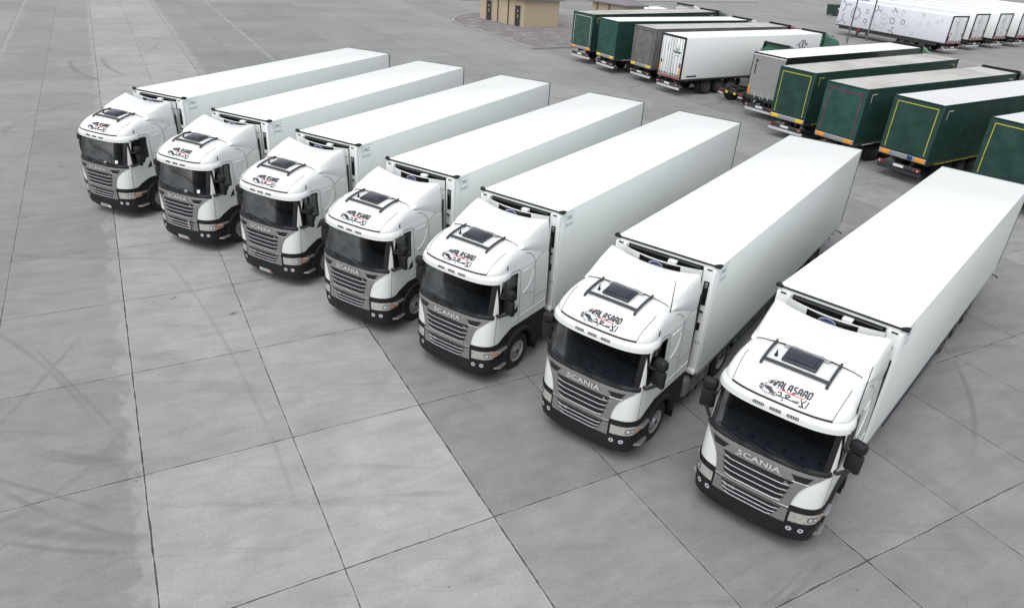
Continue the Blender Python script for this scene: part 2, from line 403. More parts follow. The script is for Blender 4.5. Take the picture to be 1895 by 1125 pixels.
    # long faint streaks of dark rubber
    sv = g.comb(g.math('MULTIPLY', g.math('ADD', x, g.math('MULTIPLY', y, .35)), .12), g.math('MULTIPLY', g.math('SUBTRACT', y, g.math('MULTIPLY', x, .1)), 1.4))
    n5 = g.noise(sv, 1.0, 7, .7, 1.2)
    t = g.mix(g.ramp(n5, .54, .70, 0, .36), t, (.16, .16, .165))
    n7 = g.noise(g.comb(g.math('MULTIPLY', g.math('SUBTRACT', U, g.math('MULTIPLY', V, .4)), 2.6), g.math('MULTIPLY', V, .45)), 1.0, 7, .75, 1.5)
    t = g.mix(g.ramp(n7, .58, .74, 0, .22), t, (.17, .17, .17))
    # oil spots
    sp = g.n.new('ShaderNodeTexVoronoi'); sp.inputs['Scale'].default_value = .42; g.link(c, sp.inputs['Vector'])
    spn = g.math('ADD', sp.outputs['Distance'], g.math('MULTIPLY', g.math('SUBTRACT', g.noise(c, 7, 4), .5), .16))
    pick = g.math('GREATER_THAN', g.sep(sp.outputs['Color'])[0], .50)
    t = g.mix(g.math('MULTIPLY', g.ramp(spn, .015, .045, .8, 0), pick), t, (.05, .05, .052))
    sq = g.n.new('ShaderNodeTexVoronoi'); sq.inputs['Scale'].default_value = 1.7; g.link(c, sq.inputs['Vector'])
    sqd = g.math('ADD', sq.outputs['Distance'], g.math('MULTIPLY', g.math('SUBTRACT', g.noise(c, 16, 4), .5), .10))
    pk = g.math('GREATER_THAN', g.sep(sq.outputs['Color'])[1], .72); cl = g.ramp(g.noise(c, .22, 3), .40, .52)
    t = g.mix(g.math('MULTIPLY', g.math('MULTIPLY', g.ramp(sqd, .02, .05, .65, 0), pk), cl), t, (.07, .07, .07))
    # hairline cracks
    vo = g.n.new('ShaderNodeTexVoronoi'); vo.feature = 'DISTANCE_TO_EDGE'; vo.inputs['Scale'].default_value = .11
    wv = g.n.new('ShaderNodeTexNoise'); wv.inputs['Scale'].default_value = .8; wv.inputs['Detail'].default_value = 5; g.link(c, wv.inputs['Vector'])
    va = g.n.new('ShaderNodeVectorMath'); va.operation = 'MULTIPLY_ADD'; g.link(wv.outputs['Color'], va.inputs[0]); va.inputs[1].default_value = (1.8, 1.8, 0); g.link(c, va.inputs[2])
    g.link(va.outputs[0], vo.inputs['Vector'])
    ck = g.math('MULTIPLY', g.ramp(vo.outputs['Distance'], .0003, .0020, .6, 0), g.ramp(g.noise(c, .09, 2), .5, .62))
    t = g.mix(ck, t, (.10, .10, .10))
    # tint: greenish-beige on the pale bays, bluish on the dark ones
    tint = g.mix(g.ramp(g.noise(c, .3, 4), .35, .65), (.98, 1.0, .965), (.985, .995, 1.0))
    colr = g.mix(1., g.mix(1., t, (.80, .80, .80), 'MULTIPLY'), tint, 'MULTIPLY')
    # weathered dark joint, pale arris
    halo = g.math('MULTIPLY', g.ramp(g.math('MINIMUM', du, dv), .02, .05, .10, 0), 1.)
    colr = g.mix(halo, colr, (.5, .5, .49))
    colr = g.mix(line, colr, (.034, .034, .036))
    g.link(colr, b.inputs['Base Color'])
    g.link(g.ramp(n2, .3, .7, .62, .85), b.inputs['Roughness']); b.inputs['Specular IOR Level'].default_value = .35
    bn = g.n.new('ShaderNodeBump'); bn.inputs['Strength'].default_value = .35; bn.inputs['Distance'].default_value = .01
    g.link(g.math('SUBTRACT', g.math('MULTIPLY', n3, .4), line), bn.inputs['Height']); g.link(bn.outputs[0], b.inputs['Normal'])
    return m
gm = MB().add([(-300, -60, 0), (400, -60, 0), (400, 620, 0), (-300, 620, 0)], [(0, 1, 2, 3)])
ground = gm.build('ground', ground_mat(), smooth=0); ground['kind'] = 'structure'

# ================================================================== CAB SURFACE
# table rows: z, front y at centre, half width, depth of the rounded front, exponent, rear y
TAB = [(.26, 2.86, 1.18, .60, 3.2, .36), (.36, 2.95, 1.24, .60, 3.2, .36), (.50, 2.985, 1.25, .60, 3.2, .36), (.80, 2.995, 1.25, .60, 3.2, .36), (1.20, 2.99, 1.25, .60, 3.2, .36),
       (1.60, 2.985, 1.25, .60, 3.1, .36), (1.90, 2.95, 1.25, .60, 3.0, .36), (2.00, 2.92, 1.248, .60, 3.0, .36), (2.45, 2.83, 1.24, .60, 3.0, .36),
       (2.90, 2.72, 1.225, .60, 3.0, .36), (3.00, 2.76, 1.22, .62, 3.0, .36), (3.08, 2.80, 1.205, .64, 3.0, .36), (3.16, 2.765, 1.195, .66, 2.9, .36), (3.25, 2.68, 1.18, .70, 2.8, .36),
       (3.34, 2.56, 1.155, .74, 2.7, .36), (3.42, 2.41, 1.11, .78, 2.6, .36), (3.48, 2.24, 1.04, .80, 2.5, .36), (3.53, 2.03, .93, .78, 2.4, .36), (3.565, 1.78, .74, .70, 2.3, .36),
       (3.585, 1.50, .48, .55, 2.2, .36), (3.595, 1.15, .15, .30, 2.0, .36)]
def prof(z):
    if z <= TAB[0][0]: return TAB[0][1:]
    for a, b in zip(TAB, TAB[1:]):
        if z <= b[0]:
            t = (z - a[0]) / (b[0] - a[0]); return tuple(lerp(a[i], b[i], t) for i in range(1, 6))
    return TAB[-1][1:]
def cabs(s, z):
    """s in [-2,2]: |s|<1 rounded front, |s|>1 straight side"""
    yf, w, D, n, yb = prof(z); a = abs(s); sg = 1 if s >= 0 else -1; yc = yf - D
    if a <= 1:
        q = a * PI / 2; return Vector((sg * w * math.sin(q) ** (2 / n), yc + D * max(0, math.cos(q)) ** (2 / n), z))
    return Vector((sg * w, lerp(yc, yb, a - 1), z))
def s_of_x(x, z):
    yf, w, D, n, yb = prof(z); a = min(1, abs(x) / w); return math.copysign(math.asin(a ** (n / 2)) / (PI / 2), x)
def s_of_y(y, z, sg):
    yf, w, D, n, yb = prof(z); yc = yf - D
    if y >= yc: return sg * math.acos(min(1, max(0, (y - yc) / D)) ** (n / 2)) / (PI / 2)
    return sg * (1 + (yc - y) / (yc - yb))
def off(s, z, d):
    p = cabs(s, z); e = 1e-3; a = abs(s)
    ps = cabs(s + e, z) - cabs(s - e, z); pz = cabs(s, z + e) - cabs(s, z - e)
    n = pz.cross(ps); 
    if n.length < 1e-12: n = Vector((0, 1, 0))
    n.normalize()
    if n.dot(Vector((p.x * .8, p.y - .8, .2 if z > 3 else 0))) < 0: n = -n
    return p + n * d
def FX(x, z, d=0.): return off(s_of_x(x, z), z, d)
def SY(sg, y, z, d=0.): return off(s_of_y(y, z, sg), z, d)
def frange(a, b, n): return [lerp(a, b, i / n) for i in range(n + 1)]
def zbot(y):
    if y > 2.45: return 1.2
    if y > 2.1: return lerp(1.2, 1.43, (2.45 - y) / .35)
    return 1.43

WS0, WS1, WSX = 2.03, 2.88, 1.10       # windscreen: bottom, top, half width at the bottom
def make_tractor(name, label, cat_group, pm, logo=True, loc=(0, 0, 0), rotz=0.):
    T = thing(name, label, 'truck', loc, rotz, cat_group)
    # --- cab shell with openings for the windscreen and the side windows
    sw = s_of_x(WSX, 2.03)
    sy0 = s_of_y(2.44, 2.5, 1); sy1 = s_of_y(1.80, 2.5, 1)
    S = sorted(set(frange(0, sw, 22) + frange(sw, 1, 12)[1:] + [sy0, (sy0 + sy1) / 2, sy1, 1.45, 1.6, 1.8, 2.0]))
    S = [-s for s in reversed(S) if s > 0] + S
    Z = [-9, -8, -7, -6, WS0, 2.22, 2.4, 2.6, 2.75, WS1, 2.955, 3.0, 3.04, 3.08, 3.12, 3.16, 3.2, 3.25, 3.29, 3.34, 3.38, 3.42, 3.45, 3.48, 3.505, 3.53, 3.55, 3.565, 3.575, 3.585, 3.592, 3.595]
    def zz(s, v):
        if v < 0:
            y = cabs(s, 1.4).y; return lerp(zbot(y), 1.85, (v + 9) / 3)
        return v
    def fn(s, v): return cabs(s, zz(s, v))
    def skip(s, v):
        if v < 2.0: return False
        if abs(s) < sw and WS0 < v < WS1: return True
        return sy0 < abs(s) < sy1 and 2.22 < v < WS1
    b = MB().grid(fn, S, Z, 0, skip)
    b.add([cabs(-2, 3.595), cabs(2, 3.595)] + [cabs(s, 3.595) for s in (-1, 0, 1)], [(0, 2, 3, 4, 1)], 0)
    # rear wall
    zr = [1.43, 1.75, 2.03, 2.4, 2.88, 3.0, 3.2, 3.34, 3.42, 3.48, 3.53, 3.565, 3.585, 3.595]
    b.add([(-prof(z)[1], .354, z) for z in zr] + [(prof(z)[1], .354, z) for z in zr], [(i, i + 1, len(zr) + i + 1, len(zr) + i) for i in range(len(zr) - 1)], 1)
    b.build('cab_body', [pm, plastic_black if logo else pm], T, 40)
    # floor and interior
    m = MB().box((0, 1.55, 1.36), (2.3, 2.2, .1), 0)
    m.box((0, .42, 2.3), (2.36, .04, 1.7), 0)
    m.build('cab_floor', [plastic_black], T, 0)
    d = MB()
    def dfn(s, v):
        p = cabs(s, lerp(2.03, 1.98, v)); return Vector((p.x * lerp(.97, .95, v), lerp(p.y - .03, 2.12, v), lerp(2.02, 2.12, min(1, v * 1.5)) - .05))
    d.grid(dfn, [i / 10 * .9 for i in range(-10, 11)], frange(0, 1, 5), 0)
    d.box((-.05, 2.15, 1.85), (2.1, .25, .5), 0, .06)
    for i in range(7): d.disc((-.96 + i * .32, 2.66 - abs(i - 3) ** 2 * .012, 2.06), .035, (0, .3, 1), 10, 1)
    dd = d.build('dashboard', [dash_m, plastic_black], T, 40)
    st = MB(); st.tube([(.0 + -.55 + .2 * math.cos(a), 2.0 + .06 * math.sin(a), 2.15 + .19 * math.sin(a)) for a in frange(0, 2 * PI, 16)], .018, 6); st.tube([(-.55, 2.0, 2.15), (-.55, 2.2, 1.95)], .03, 6)
    st.build('steering_wheel', plastic_black, T)
    for sx in (-.58, .58):
        q = MB(); q.box((sx, 1.35, 1.75), (.52, .5, .16), 0, .06); q.box((sx, 1.1, 2.1), (.5, .16, .72), 0, .07, Matrix.Rotation(R(-8), 3, 'X')); q.box((sx, 1.06, 2.52), (.28, .12, .2), 0, .05)
        q.build('seat', seat_m, T)
    ln = MB()
    ln.grid(lambda s, z: off(s, z, -.035), S, [1.5, 1.8] + [z for z in Z if z >= WS0 and z < 3.05], 0, lambda s, v: skip(s, v))
    ln.grid(lambda s, v: Vector((cabs(s, 3.02).x * .97 * v, lerp(1.5, cabs(s, 3.02).y - .03, v), 3.02)), S, [.001, 1], 0)
    ln.build('cab_lining', [seat_m], T, 60)
    # --- windscreen
    g = MB().grid(lambda s, z: off(s, z, .004), frange(-sw, sw, 24), frange(WS0, WS1, 6), 0)
    wsn = g.build('windscreen', glass, T, 60)
    g = MB()                                         # black surround of the glass, upper shade band
    g.grid(lambda s, z: off(s, z, .007), frange(-sw, sw, 24), [WS0 - .035, WS0 + .035], 0)
    g.grid(lambda s, z: off(s, z, .007), frange(-sw, sw, 24), [WS1 - .05, WS1 + .02], 0)
    for sg in (-1, 1): g.grid(lambda s, z: off(s, z, .0075), [sg * (sw - .035), sg * (sw + .06), sg * (sw + .1)], frange(WS0 - .035, WS1 + .02, 5), 0, flip=sg < 0)
    g.build('windscreen_frame', gloss_black, wsn, 60)
    wp = MB()                                        # cowl and wipers
    wp.grid(lambda s, z: off(s, z, .012 + .035 * math.sin((z - 1.93) / .12 * PI)), frange(-.76, .76, 24), frange(1.93, 2.05, 5), 0)
    wp.build('wiper_cowl', plastic_black, T, 60)
    for x0, x1 in ((-.85, -.05), (-.2, .62), (.35, .98)):
        q = MB(); q.tube([FX(lerp(x0, x1, t), 2.035 + .10 * t, .035) for t in frange(0, 1, 6)], .011, 5); q.tube([FX(lerp(x0, x1, .0), 1.99, .05), FX(lerp(x0, x1, .5), 2.09, .05)], .014, 5)
        q.build('wiper', plastic_black, T)
    # --- side windows
    for sg in (-1, 1):
        def P(y, z, d): return SY(sg, y, z, d)
        q = MB().grid(lambda s, z: off(s, z, .004), [sg * s for s in frange(sy0, sy1, 3)], frange(2.22, WS1, 3), 0, flip=sg < 0)
        sw_ = q.build('side_window', side_glass, T, 60)
        q = MB()                                     # frame + the stepped lower front corner of the glass
        for y0, y1, z0, z1 in ((2.50, 2.44, 2.02, 2.91), (1.83, 1.77, 2.17, 2.91), (2.44, 1.83, 2.87, 2.92), (2.0, 1.83, 2.17, 2.23), (2.44, 2.0, 2.02, 2.23)):
            q.grid(lambda y, z: P(y, z, .008), frange(y0, y1, 3), frange(z0, z1, 3), 0, flip=sg < 0)
        q.add([P(2.0, 2.02, .009), P(2.0, 2.18, .009), P(1.90, 2.18, .009)], [(0, 1, 2)], 0)
        q.build('window_frame', gloss_black, sw_, 60)
    # --- door seams, recessed panels, sleeper seams as thin dark reveals
    for sg in (-1, 1):
        q = MB()
        def sm(pts, w=.013): stroke(q, dense(pts), w, lambda y, z: SY(sg, y, z, .006), 0)
        sm([(2.62, 1.22), (2.60, 1.6), (2.56, 2.0)])
        sm([(2.5, 2.98), (2.0, 3.0), (1.72, 2.98), (1.64, 2.9), (1.64, 2.4), (1.64, 1.9), (1.64, 1.46)])
        sm([(.98, 1.46), (.98, 2.2), (.98, 2.8), (1.04, 3.1), (1.22, 3.26), (1.40, 3.30)])
        sm([(.98, 2.95), (.85, 3.02), (.6, 3.10), (.37, 3.12)])
        sm([(1.64, 2.3), (1.0, 2.1)], .009)
        sm([(.98, 1.95), (.37, 1.95)], .009)
        q.build('panel_seams', seam_m, T, 0)
        e = MB()                                     # raised lip round the sleeper panel
        pl = [(1.52, 2.86), (1.14, 2.88), (1.10, 2.80), (1.10, 2.60), (1.22, 2.42), (1.38, 2.30), (1.52, 2.25)]
        e.tube([SY(sg, y, z, -.002) for y, z in pl], .016, 6)
        e.tube([SY(sg, y, z, -.004) for y, z in ((2.58, 1.55), (1.64, 1.62), (1.0, 1.66), (.38, 1.68))], .014, 6)
        e.build('door_pressing', pm, T, 60)
        h = MB()                                     # door handle recess
        h.add([SY(sg, 1.92, 1.80, .006), SY(sg, 1.72, 1.80, .006), SY(sg, 1.72, 2.04, .006)], [(0, 1, 2)], 0); h.tube([SY(sg, 1.90, 1.80, .02), SY(sg, 1.74, 1.88, .02)], .014, 6)
        h.build('door_handle', plastic_black, T)
        b_ = MB().box((sg * 1.235, .345, 2.45), (.04, .05, 1.95), 0, .01)
        b_.build('rear_edge_strip', plastic_black, T)
        a_ = MB(); p0 = SY(sg, 2.18, 3.14, 0); a_.tube([p0, p0 + Vector((sg * .01, -.01, .11))], [.018, .006], 6); a_.disc(p0 + Vector((0, 0, .005)), .03, (sg, 0, .3), 10, 0)
        a_.build('marker_aerial', plastic_black, T)
    # --- roof: joint line above visor, curved seams
    q = MB()
    q.grid(lambda s, z: off(s, z, .008), frange(-s_of_x(.935, 3.08), s_of_x(.935, 3.08), 40), [3.072, 3.085, 3.102], 0)
    for sg in (-1, 1):
        pts = [(.935, 3.02), (.94, 3.08), (.95, 3.2), (.97, 3.32), (.985, 3.40), (.985, 3.44)]
        q.tube([FX(sg * x0, z0, .001) for x0, z0 in dense(pts, .02)], .0075, 5, 1)
    q.build('roof_seam', [gloss_black, seam_m], T, 0)
    # --- sun visor
    q = MB(); sv = s_of_x(1.16, 2.95)
    def vis(s, v):
        z = lerp(2.875, 3.05, v); a = min(1, abs(s) / 1.05)
        bulge = (.125 * (1 - v) ** .75 + .03 * math.sin(PI * v)) * (1 - .86 * a ** 2.6) + .010
        if a > .92: bulge *= 1 - (a - .92) / .08 * .9
        p = off(s, z, bulge); p.z = z - .02 * (1 - v) * (1 - a ** 4) + (.0 if a < .8 else .03 * (a - .8) / .2 * (1 - v)); return p
    ss = frange(-1.05, 1.05, 44); q.grid(vis, ss, frange(0, 1, 7), 0)
    q.grid(lambda s, v: lerp_v(vis(s, 0), off(s, 2.88, .0), v), ss, [0, 1], 0, flip=True); q.grid(lambda s, v: lerp_v(vis(s, 1), off(s, 3.055, 0), v), ss, [0, 1], 0)
    vz = q.build('sun_visor', pm, T, 50)
    up = Vector((0, .006, .004))
    for cx in (-.32, 0., .32):                        # louvred lamps: a toothed dark strip
        q = MB(); n_ = 11; xs_ = frange(cx - .105, cx + .105, n_)
        def VP(x, v): return vis(s_of_x(x, 2.95), v) + up
        for va, vb in ((.34, .40), (.56, .62)): q.add([VP(x, va) for x in xs_] + [VP(x, vb) for x in xs_], [(i, i + 1, n_ + 2 + i, n_ + 1 + i) for i in range(n_)], 0)
        q.add([VP(x, .40) for x in xs_] + [VP(x, .56) for x in xs_], [(i, i + 1, n_ + 2 + i, n_ + 1 + i) for i in range(0, n_, 2)], 0)
        q.build('visor_lamp', plastic_black, vz, 0)
    for sg in (-1, 1):
        q = MB(); ss_ = [sg * (.79 + .0165 * i) for i in range(12)]
        def VQ(s, v): return vis(s, v) + Vector((sg * .004, .006, .002))
        q.add([VQ(x, .0) for x in ss_] + [VQ(x, .09) for x in ss_], [(i, i + 1, 13 + i, 12 + i) for i in range(11)], 0)
        q.add([VQ(x, .09) for x in ss_] + [VQ(x, .30) for x in ss_], [(i, i + 1, 13 + i, 12 + i) for i in range(0, 11, 2)], 0)
        q.build('visor_lamp', plastic_black, vz, 0)
    # --- air deflector
    DW = 1.17
    def defl(x, t):
        a = abs(x) / DW
        y = lerp(1.60 - .06 * a, .42, t)
        zt = lerp(3.715 - .12 * a * a, 3.76 + .17 * a ** 2.2, t ** 1.1) + (0 if logo else .15 * t * (1 - a * a)) + .03 * math.sin(PI * t) * (a ** 3)
        return Vector((x * lerp(.90, 1.0, t ** .6), y, zt))
    q = MB(); xs = [-DW, -1.13, -1.06, -.97] + frange(-.85, .85, 14) + [.97, 1.06, 1.13, DW]; ts = [0, .015, .035, .06, .09, .12, .2, .35, .5, .65, .8, .92, 1]
    def dl(x, t):
        p = defl(x, t); a = abs(x)
        if a > 1.0: p.z -= (.03 * ((a - 1.0) / .17) ** 2) + (.05 if a >= DW - .001 else 0)
        if t < .12: p.z -= .075 * (1 - t / .12) ** 1.6
        return p
    q.grid(dl, xs, ts, 0)
    for sg in (-1, 1):                                # side cheeks down to the roof edge
        def chk(t, v):
            p = dl(sg * DW, t); zl = lerp(3.44, 3.02, min(1, t * 1.05)); xo = lerp(1.10, 1.215, t ** .5)
            return Vector((lerp(p.x, sg * xo, min(1, v * 1.7)) + sg * .02 * math.sin(PI * v), p.y, lerp(p.z, zl, v)))
        q.grid(chk, ts, frange(0, 1, 6), 0, flip=sg > 0)
    q.grid(lambda x, v: dl(x, 0) + Vector((0, -.05 * v, -.14 * v)), xs, [0, 1], 1, flip=True)  # black strip under the front lip stands in for the shadowed gap there
    q.grid(lambda x, v: dl(x, 1) + Vector((0, -.01 * v, -.14 * v)), xs, [0, 1], 1)
    if not logo: q.grid(lambda x, v: dl(x, .82) + Vector((0, .0, -.02 - .6 * v)), xs, [0, 1], 0); q.grid(lambda x, v: dl(x, lerp(.82, 1, v)) + Vector((0, 0, .006)), xs, [0, 1], 1)
    q.build('air_deflector', [pm, plastic_black], T, 50)
    # --- roof hatch, frame rails, grating, horn
    def roofz(x, y):
        lo, hi = 3.0, 3.595
        for _ in range(24):
            m_ = (lo + hi) / 2; yf, w, D, n, yb = prof(m_); yc = yf - D
            inside = abs(x) < w and y < (yc + D * (1 - (abs(x) / w) ** n) ** (1 / n))
            if inside: lo = m_
            else: hi = m_
        return lo
    q = MB(); tilt = Matrix.Rotation(R(-9), 3, 'X')
    zc_ = roofz(0, 1.86) + .035; q.box((0, 1.87, zc_), (.66, .44, .055), 0, .025, tilt, 3); q.box((0, 1.88, zc_ + .035), (.52, .32, .03), 1, .014, tilt)
    q.build('roof_hatch', [hatch_blue, hatch_blue], T)
    q = MB(); zf = [roofz(.62, y) + .05 for y in (2.30, 2.2, 2.0, 1.8, 1.6)]
    for sg in (-1, 1):
        q.tube([(sg * .62, y, z) for y, z in zip((2.32, 2.2, 2.0, 1.8, 1.52), [zf[0] - .03] + zf[1:])], [.022, .028, .028, .028, .03], 8)
        for y in (2.28, 1.62): q.tube([(sg * .62, y, roofz(.62, y) - .02), (sg * .62, y, roofz(.62, y) + .05)], .028, 6)
    q.tube([(-.62, 2.19, roofz(.62, 2.19) + .045), (-.3, 2.21, roofz(.3, 2.21) + .045), (0, 2.215, roofz(0, 2.215) + .045), (.3, 2.21, roofz(.3, 2.21) + .045), (.62, 2.19, roofz(.62, 2.19) + .045)], .030, 8, sx=1.2)
    q.build('roof_rail', dark_grey, T)
    q = MB().box((0, 1.61, 3.605), (.86, .09, .03), 0, .008); q.box((0, 1.585, 3.63), (.6, .05, .03), 0, .008); q.build('roof_step', alu, T)
    q = MB(); zz_ = roofz(.46, 1.98); q.tube([(.46, 1.98, zz_), (.46, 1.97, zz_ + .07), (.46, 1.95, zz_ + .13)], [.035, .018, .005], 8); q.disc((.46, 1.98, zz_ + .012), .04, (0, .2, 1), 12); q.build('roof_aerial', plastic_black, T)
    # --- bumper and black lower front
    q = MB(); Sb = [s for s in frange(-1.12, 1.12, 44)]
    q.grid(lambda s, z: off(s, z, 0.), Sb, [.26, .30, .36, .43, .50, .60, .72, .80, .95, 1.08, 1.15, 1.215], 0)
    q.grid(lambda s, v: lerp_v(cabs(s, .26), Vector((cabs(s, .26).x * .9, 2.1, .3)), v), Sb, [0, 1], 0)
    q.tube([off(s, .775, .012) for s in frange(-1.1, -.52, 16)], .012, 5); q.tube([off(s, .775, .012) for s in frange(.52, 1.1, 16)], .012, 5)
    # brow over the head lamps
    for sg in (-1, 1):
        q.grid(lambda s, v: off(s, lerp(1.09, 1.20, v), .03 * math.sin(PI * (1 - v * .55))), [sg * s for s in frange(.52, 1.05, 14)], frange(0, 1, 4), 0, flip=sg < 0)
    q.add([FX(x, z, .006) for x, z in ((-.50, .42), (.50, .42), (.44, .56), (-.44, .56))], [(0, 1, 2, 3)], 0)
    bp = q.build('bumper', plastic_black, T, 45)
    q = MB()
    for x0, x1 in ((-.28, .28),): stroke(q, [(x0, .43), (x1, .43)], .014, lambda x, z: FX(x, z, .012), 0)
    q.build('tow_cover_line', dark_grey, bp, 0)
    # --- headlamps, fog lamps
    for sg in (-1, 1):
        q = MB(); sa, sb, sc = abs(s_of_x(.785, .95)), .93, 1.04
        q.grid(lambda s, z: off(s, z, .012), [sg * s for s in frange(sa, .84, 8)], [.83, .845, .94, 1.045, 1.06], 0, flip=sg < 0)
        q.grid(lambda s, z: off(s, z, .012), [sg * s for s in frange(.84, sc - .03, 8)], [.85, .865, .94, 1.02, 1.035], 1, flip=sg < 0)
        p = off(sg * .66, .94, .016); nrm = (p - cabs(sg * .66, .94)); q.disc(p, .065, nrm, 16, 3); q.disc(p + nrm * .2, .045, nrm, 16, 2)
        p = off(sg * .76, .94, .016); nrm = (p - cabs(sg * .76, .94)); q.disc(p, .055, nrm, 16, 3); q.disc(p + nrm * .2, .036, nrm, 16, 2)
        q.build('headlamp', [lens, amber, fog_m, dark_grey], T, 50)
        for x in (.84, 1.04):
            q = MB(); s_ = s_of_x(x, .66) * sg; p = off(s_, .66, .012); nrm = p - cabs(s_, .66); q.disc(p + nrm * .05, .068, nrm, 18, 1); q.disc(p + nrm * .6, .054, nrm, 18, 0); q.disc(p + nrm * .9, .022, nrm, 12, 1)
            q.build('fog_lamp', [fog_m, dark_grey], T, 0)
        for zc in (1.0, .52):                        # bright entry steps
            q = MB(); pl = [(2.16, 1.20), (2.18, 1.33), (2.48, 1.35), (2.60, 1.24), (2.62, 1.10), (2.40, 1.18)]
            pp = [(sg * x, y) for y, x in pl]
            q.prism(pp, 'z', zc - .03, zc + .02, 0)
            for k in range(5):
                yk = 2.2 + k * .075; q.box((sg * 1.235, yk, zc + .024), (.09, .03, .012), 1)
            q.build('entry_step', [alu, dark_grey], T, 0)
    # --- grille panel
    XG = [(.775, .735), (1.13, .735), (1.35, .765), (1.50, .80), (1.62, .85), (1.72, .93), (1.80, 1.01), (1.88, 1.10), (1.93, 1.15), (1.955, 1.18)]
    def xg(z):
        for a, b2 in zip(XG, XG[1:]):
            if z <= b2[0]: return lerp(a[1], b2[1], max(0, (z - a[0]) / (b2[0] - a[0])))
        return XG[-1][1]
    q = MB(); zs = [.775, .95, 1.13, 1.25, 1.35, 1.45, 1.55, 1.65, 1.70, 1.75, 1.80, 1.84, 1.88, 1.91, 1.93, 1.955]
    q.grid(lambda u, z: FX(u * xg(z), z, .022), frange(-1, 1, 60), zs, 0)
    for sg in (-1, 1): q.grid(lambda v, z: FX(sg * xg(z) * lerp(1, 1.002, v), z, lerp(.022, .0, v)), [0, 1], zs, 1)
    gr = q.build('grille', [grille_m, plastic_black], T, 50)
    def slot(zc, hw, h, ti, tri=False):
        q = MB(); pts = [(-hw, zc + h / 2), (hw, zc + h / 2), (hw + .02, zc + h / 2 - .02), (hw - ti, zc - h / 2), (-hw + ti, zc - h / 2), (-hw - .02, zc + h / 2 - .02)]
        xs_ = frange(-hw, hw, 30)
        top = [FX(x, zc + h / 2, .029) for x in xs_]; bot = [FX(x * (hw - ti) / hw, zc - h / 2, .029) for x in xs_]
        n_ = len(xs_); q.add(top + bot, [(i, i + 1, n_ + i + 1, n_ + i) for i in range(n_ - 1)], 0)
        q.tube([FX(x * (hw - ti * .7) / hw, zc - h / 2 - .004 + .028 * (max(0, abs(x) / hw - .8) / .2), .036) for x in xs_], .0090, 6, 1)
        return q
    for zc, hw in ((1.66, .70), (1.53, .675), (1.40, .65), (1.27, .62)): slot(zc, hw, .106, .10).build('grille_slot', [gloss_black, chrome], gr, 40)
    for zc, hw in ((1.035, .61), (.935, .58), (.845, .52)): slot(zc, hw, .074, .07).build('grille_slot', [gloss_black, chrome], gr, 40)
    q = MB()
    q.tube([FX(x, 1.135, .028) for x in frange(-.735, .735, 18)], .011, 5, 1); q.tube([FX(x, 1.105, .027) for x in frange(-.735, .735, 18)], .007, 5, 0)
    q.tube([FX(x, 1.945, .03) for x in frange(-1.1, 1.1, 24)], .008, 5, 1)
    q.tube([FX(x, 1.745, .027) for x in frange(-.46, .46, 12)], .008, 5, 1)
    for sg in (-1, 1):
        pts = [(.62, 1.86), (.68, 1.885), (.98, 1.875), (.90, 1.80), (.72, 1.79)]
        q.grid(lambda t, v: FX(sg * lerp(lerp(.60, .70, v), lerp(.985, .90, v), t), lerp(lerp(1.865, 1.885, t), 1.745, v ** 1.4), .029), frange(0, 1, 10), [0, .5, 1], 0); q.tube([FX(sg * x, z, .03) for x, z in ((.66, 1.735), (.93, 1.74))], .008, 5, 1)
    q.build('grille_trim', [gloss_black, chrome], gr, 40)
    q = MB(); vs, fs = text_shape('SCANIA', .150, bold=.005, space=1.08)
    xm = max(abs(v[0]) for v in vs); k = .43 / xm
    for dz, mi in ((.030, 1), (.044, 0)): q.add([FX(-v[0] * k, 1.825 + v[1] * 1.0 - (0.004 if mi else 0), dz) for v in vs], fs, mi)  # black copy set lower behind the letters draws their dark outline and shadow
    if logo:
        q.build('grille_lettering', [letter_m, gloss_black], gr, 0)
        q = MB(); place_text(q, 'R 440', .085, lambda x, z: FX(.40 - x * 1.1, 1.0 + z, .05), 0, bold=.003); q.build('model_lettering', letter_m, gr, 0)
        q = MB(); p = FX(-.56, 1.66, .05); q.disc(p, .028, (0, 1, 0), 14, 0, r0=.018); q.build('grille_badge', letter_m, gr, 0)
    # --- mirrors
    for sg in (-1, 1):
        rt = Matrix.Rotation(R(sg * 16), 3, 'Z')
        q = MB(); q.box((sg * 1.44, 2.34, 2.25), (.30, .13, .42), 0, .05, rt, 3)
        mi_ = q.build('mirror', plastic_black, T)
        q = MB(); q.box((sg * 1.44, 2.35, 2.60), (.30, .20, .24), 0, .075, rt, 5); q.build('wide_angle_mirror', plastic_black, mi_)
        q = MB(); q.tube([(sg * 1.17, 2.46, 2.58), (sg * 1.26, 2.46, 2.50), (sg * 1.38, 2.37, 2.46)], .032, 6); q.build('mirror_arm', plastic_black, mi_)
        q = MB(); q.tube([(sg * 1.20, 2.54, 2.03), (sg * 1.27, 2.54, 2.0), (sg * 1.42, 2.38, 2.08)], [.05, .035, .04], 8); q.build('mirror_arm', plastic_black, mi_)
    # --- A-pillar white strip is body; side skirts, arch
    for sg in (-1, 1):
        q = MB(); n = 18; cy, cz, r = 1.52, .52, .63
        top = []; bot = []
        for i in range(n + 1):
            a = PI * i / n; y = cy + r * math.cos(a); bot.append((y, max(.52, cz + r * math.sin(a)))); top.append((y, 1.45))
        yA = [2.42, 2.30]; 
        vs = [(sg * 1.235, y, z) for y, z in bot] + [(sg * 1.235, y, z) for y, z in top]; m_ = n + 1
        q.add(vs, [(i, i + 1, m_ + i + 1, m_ + i) for i in range(n)], 0)
        q.add([(sg * 1.235, y, z) for y, z in ((2.36, .40), (2.15, .40), (2.15, 1.45), (2.36, 1.3))], [(0, 1, 2, 3)], 0)
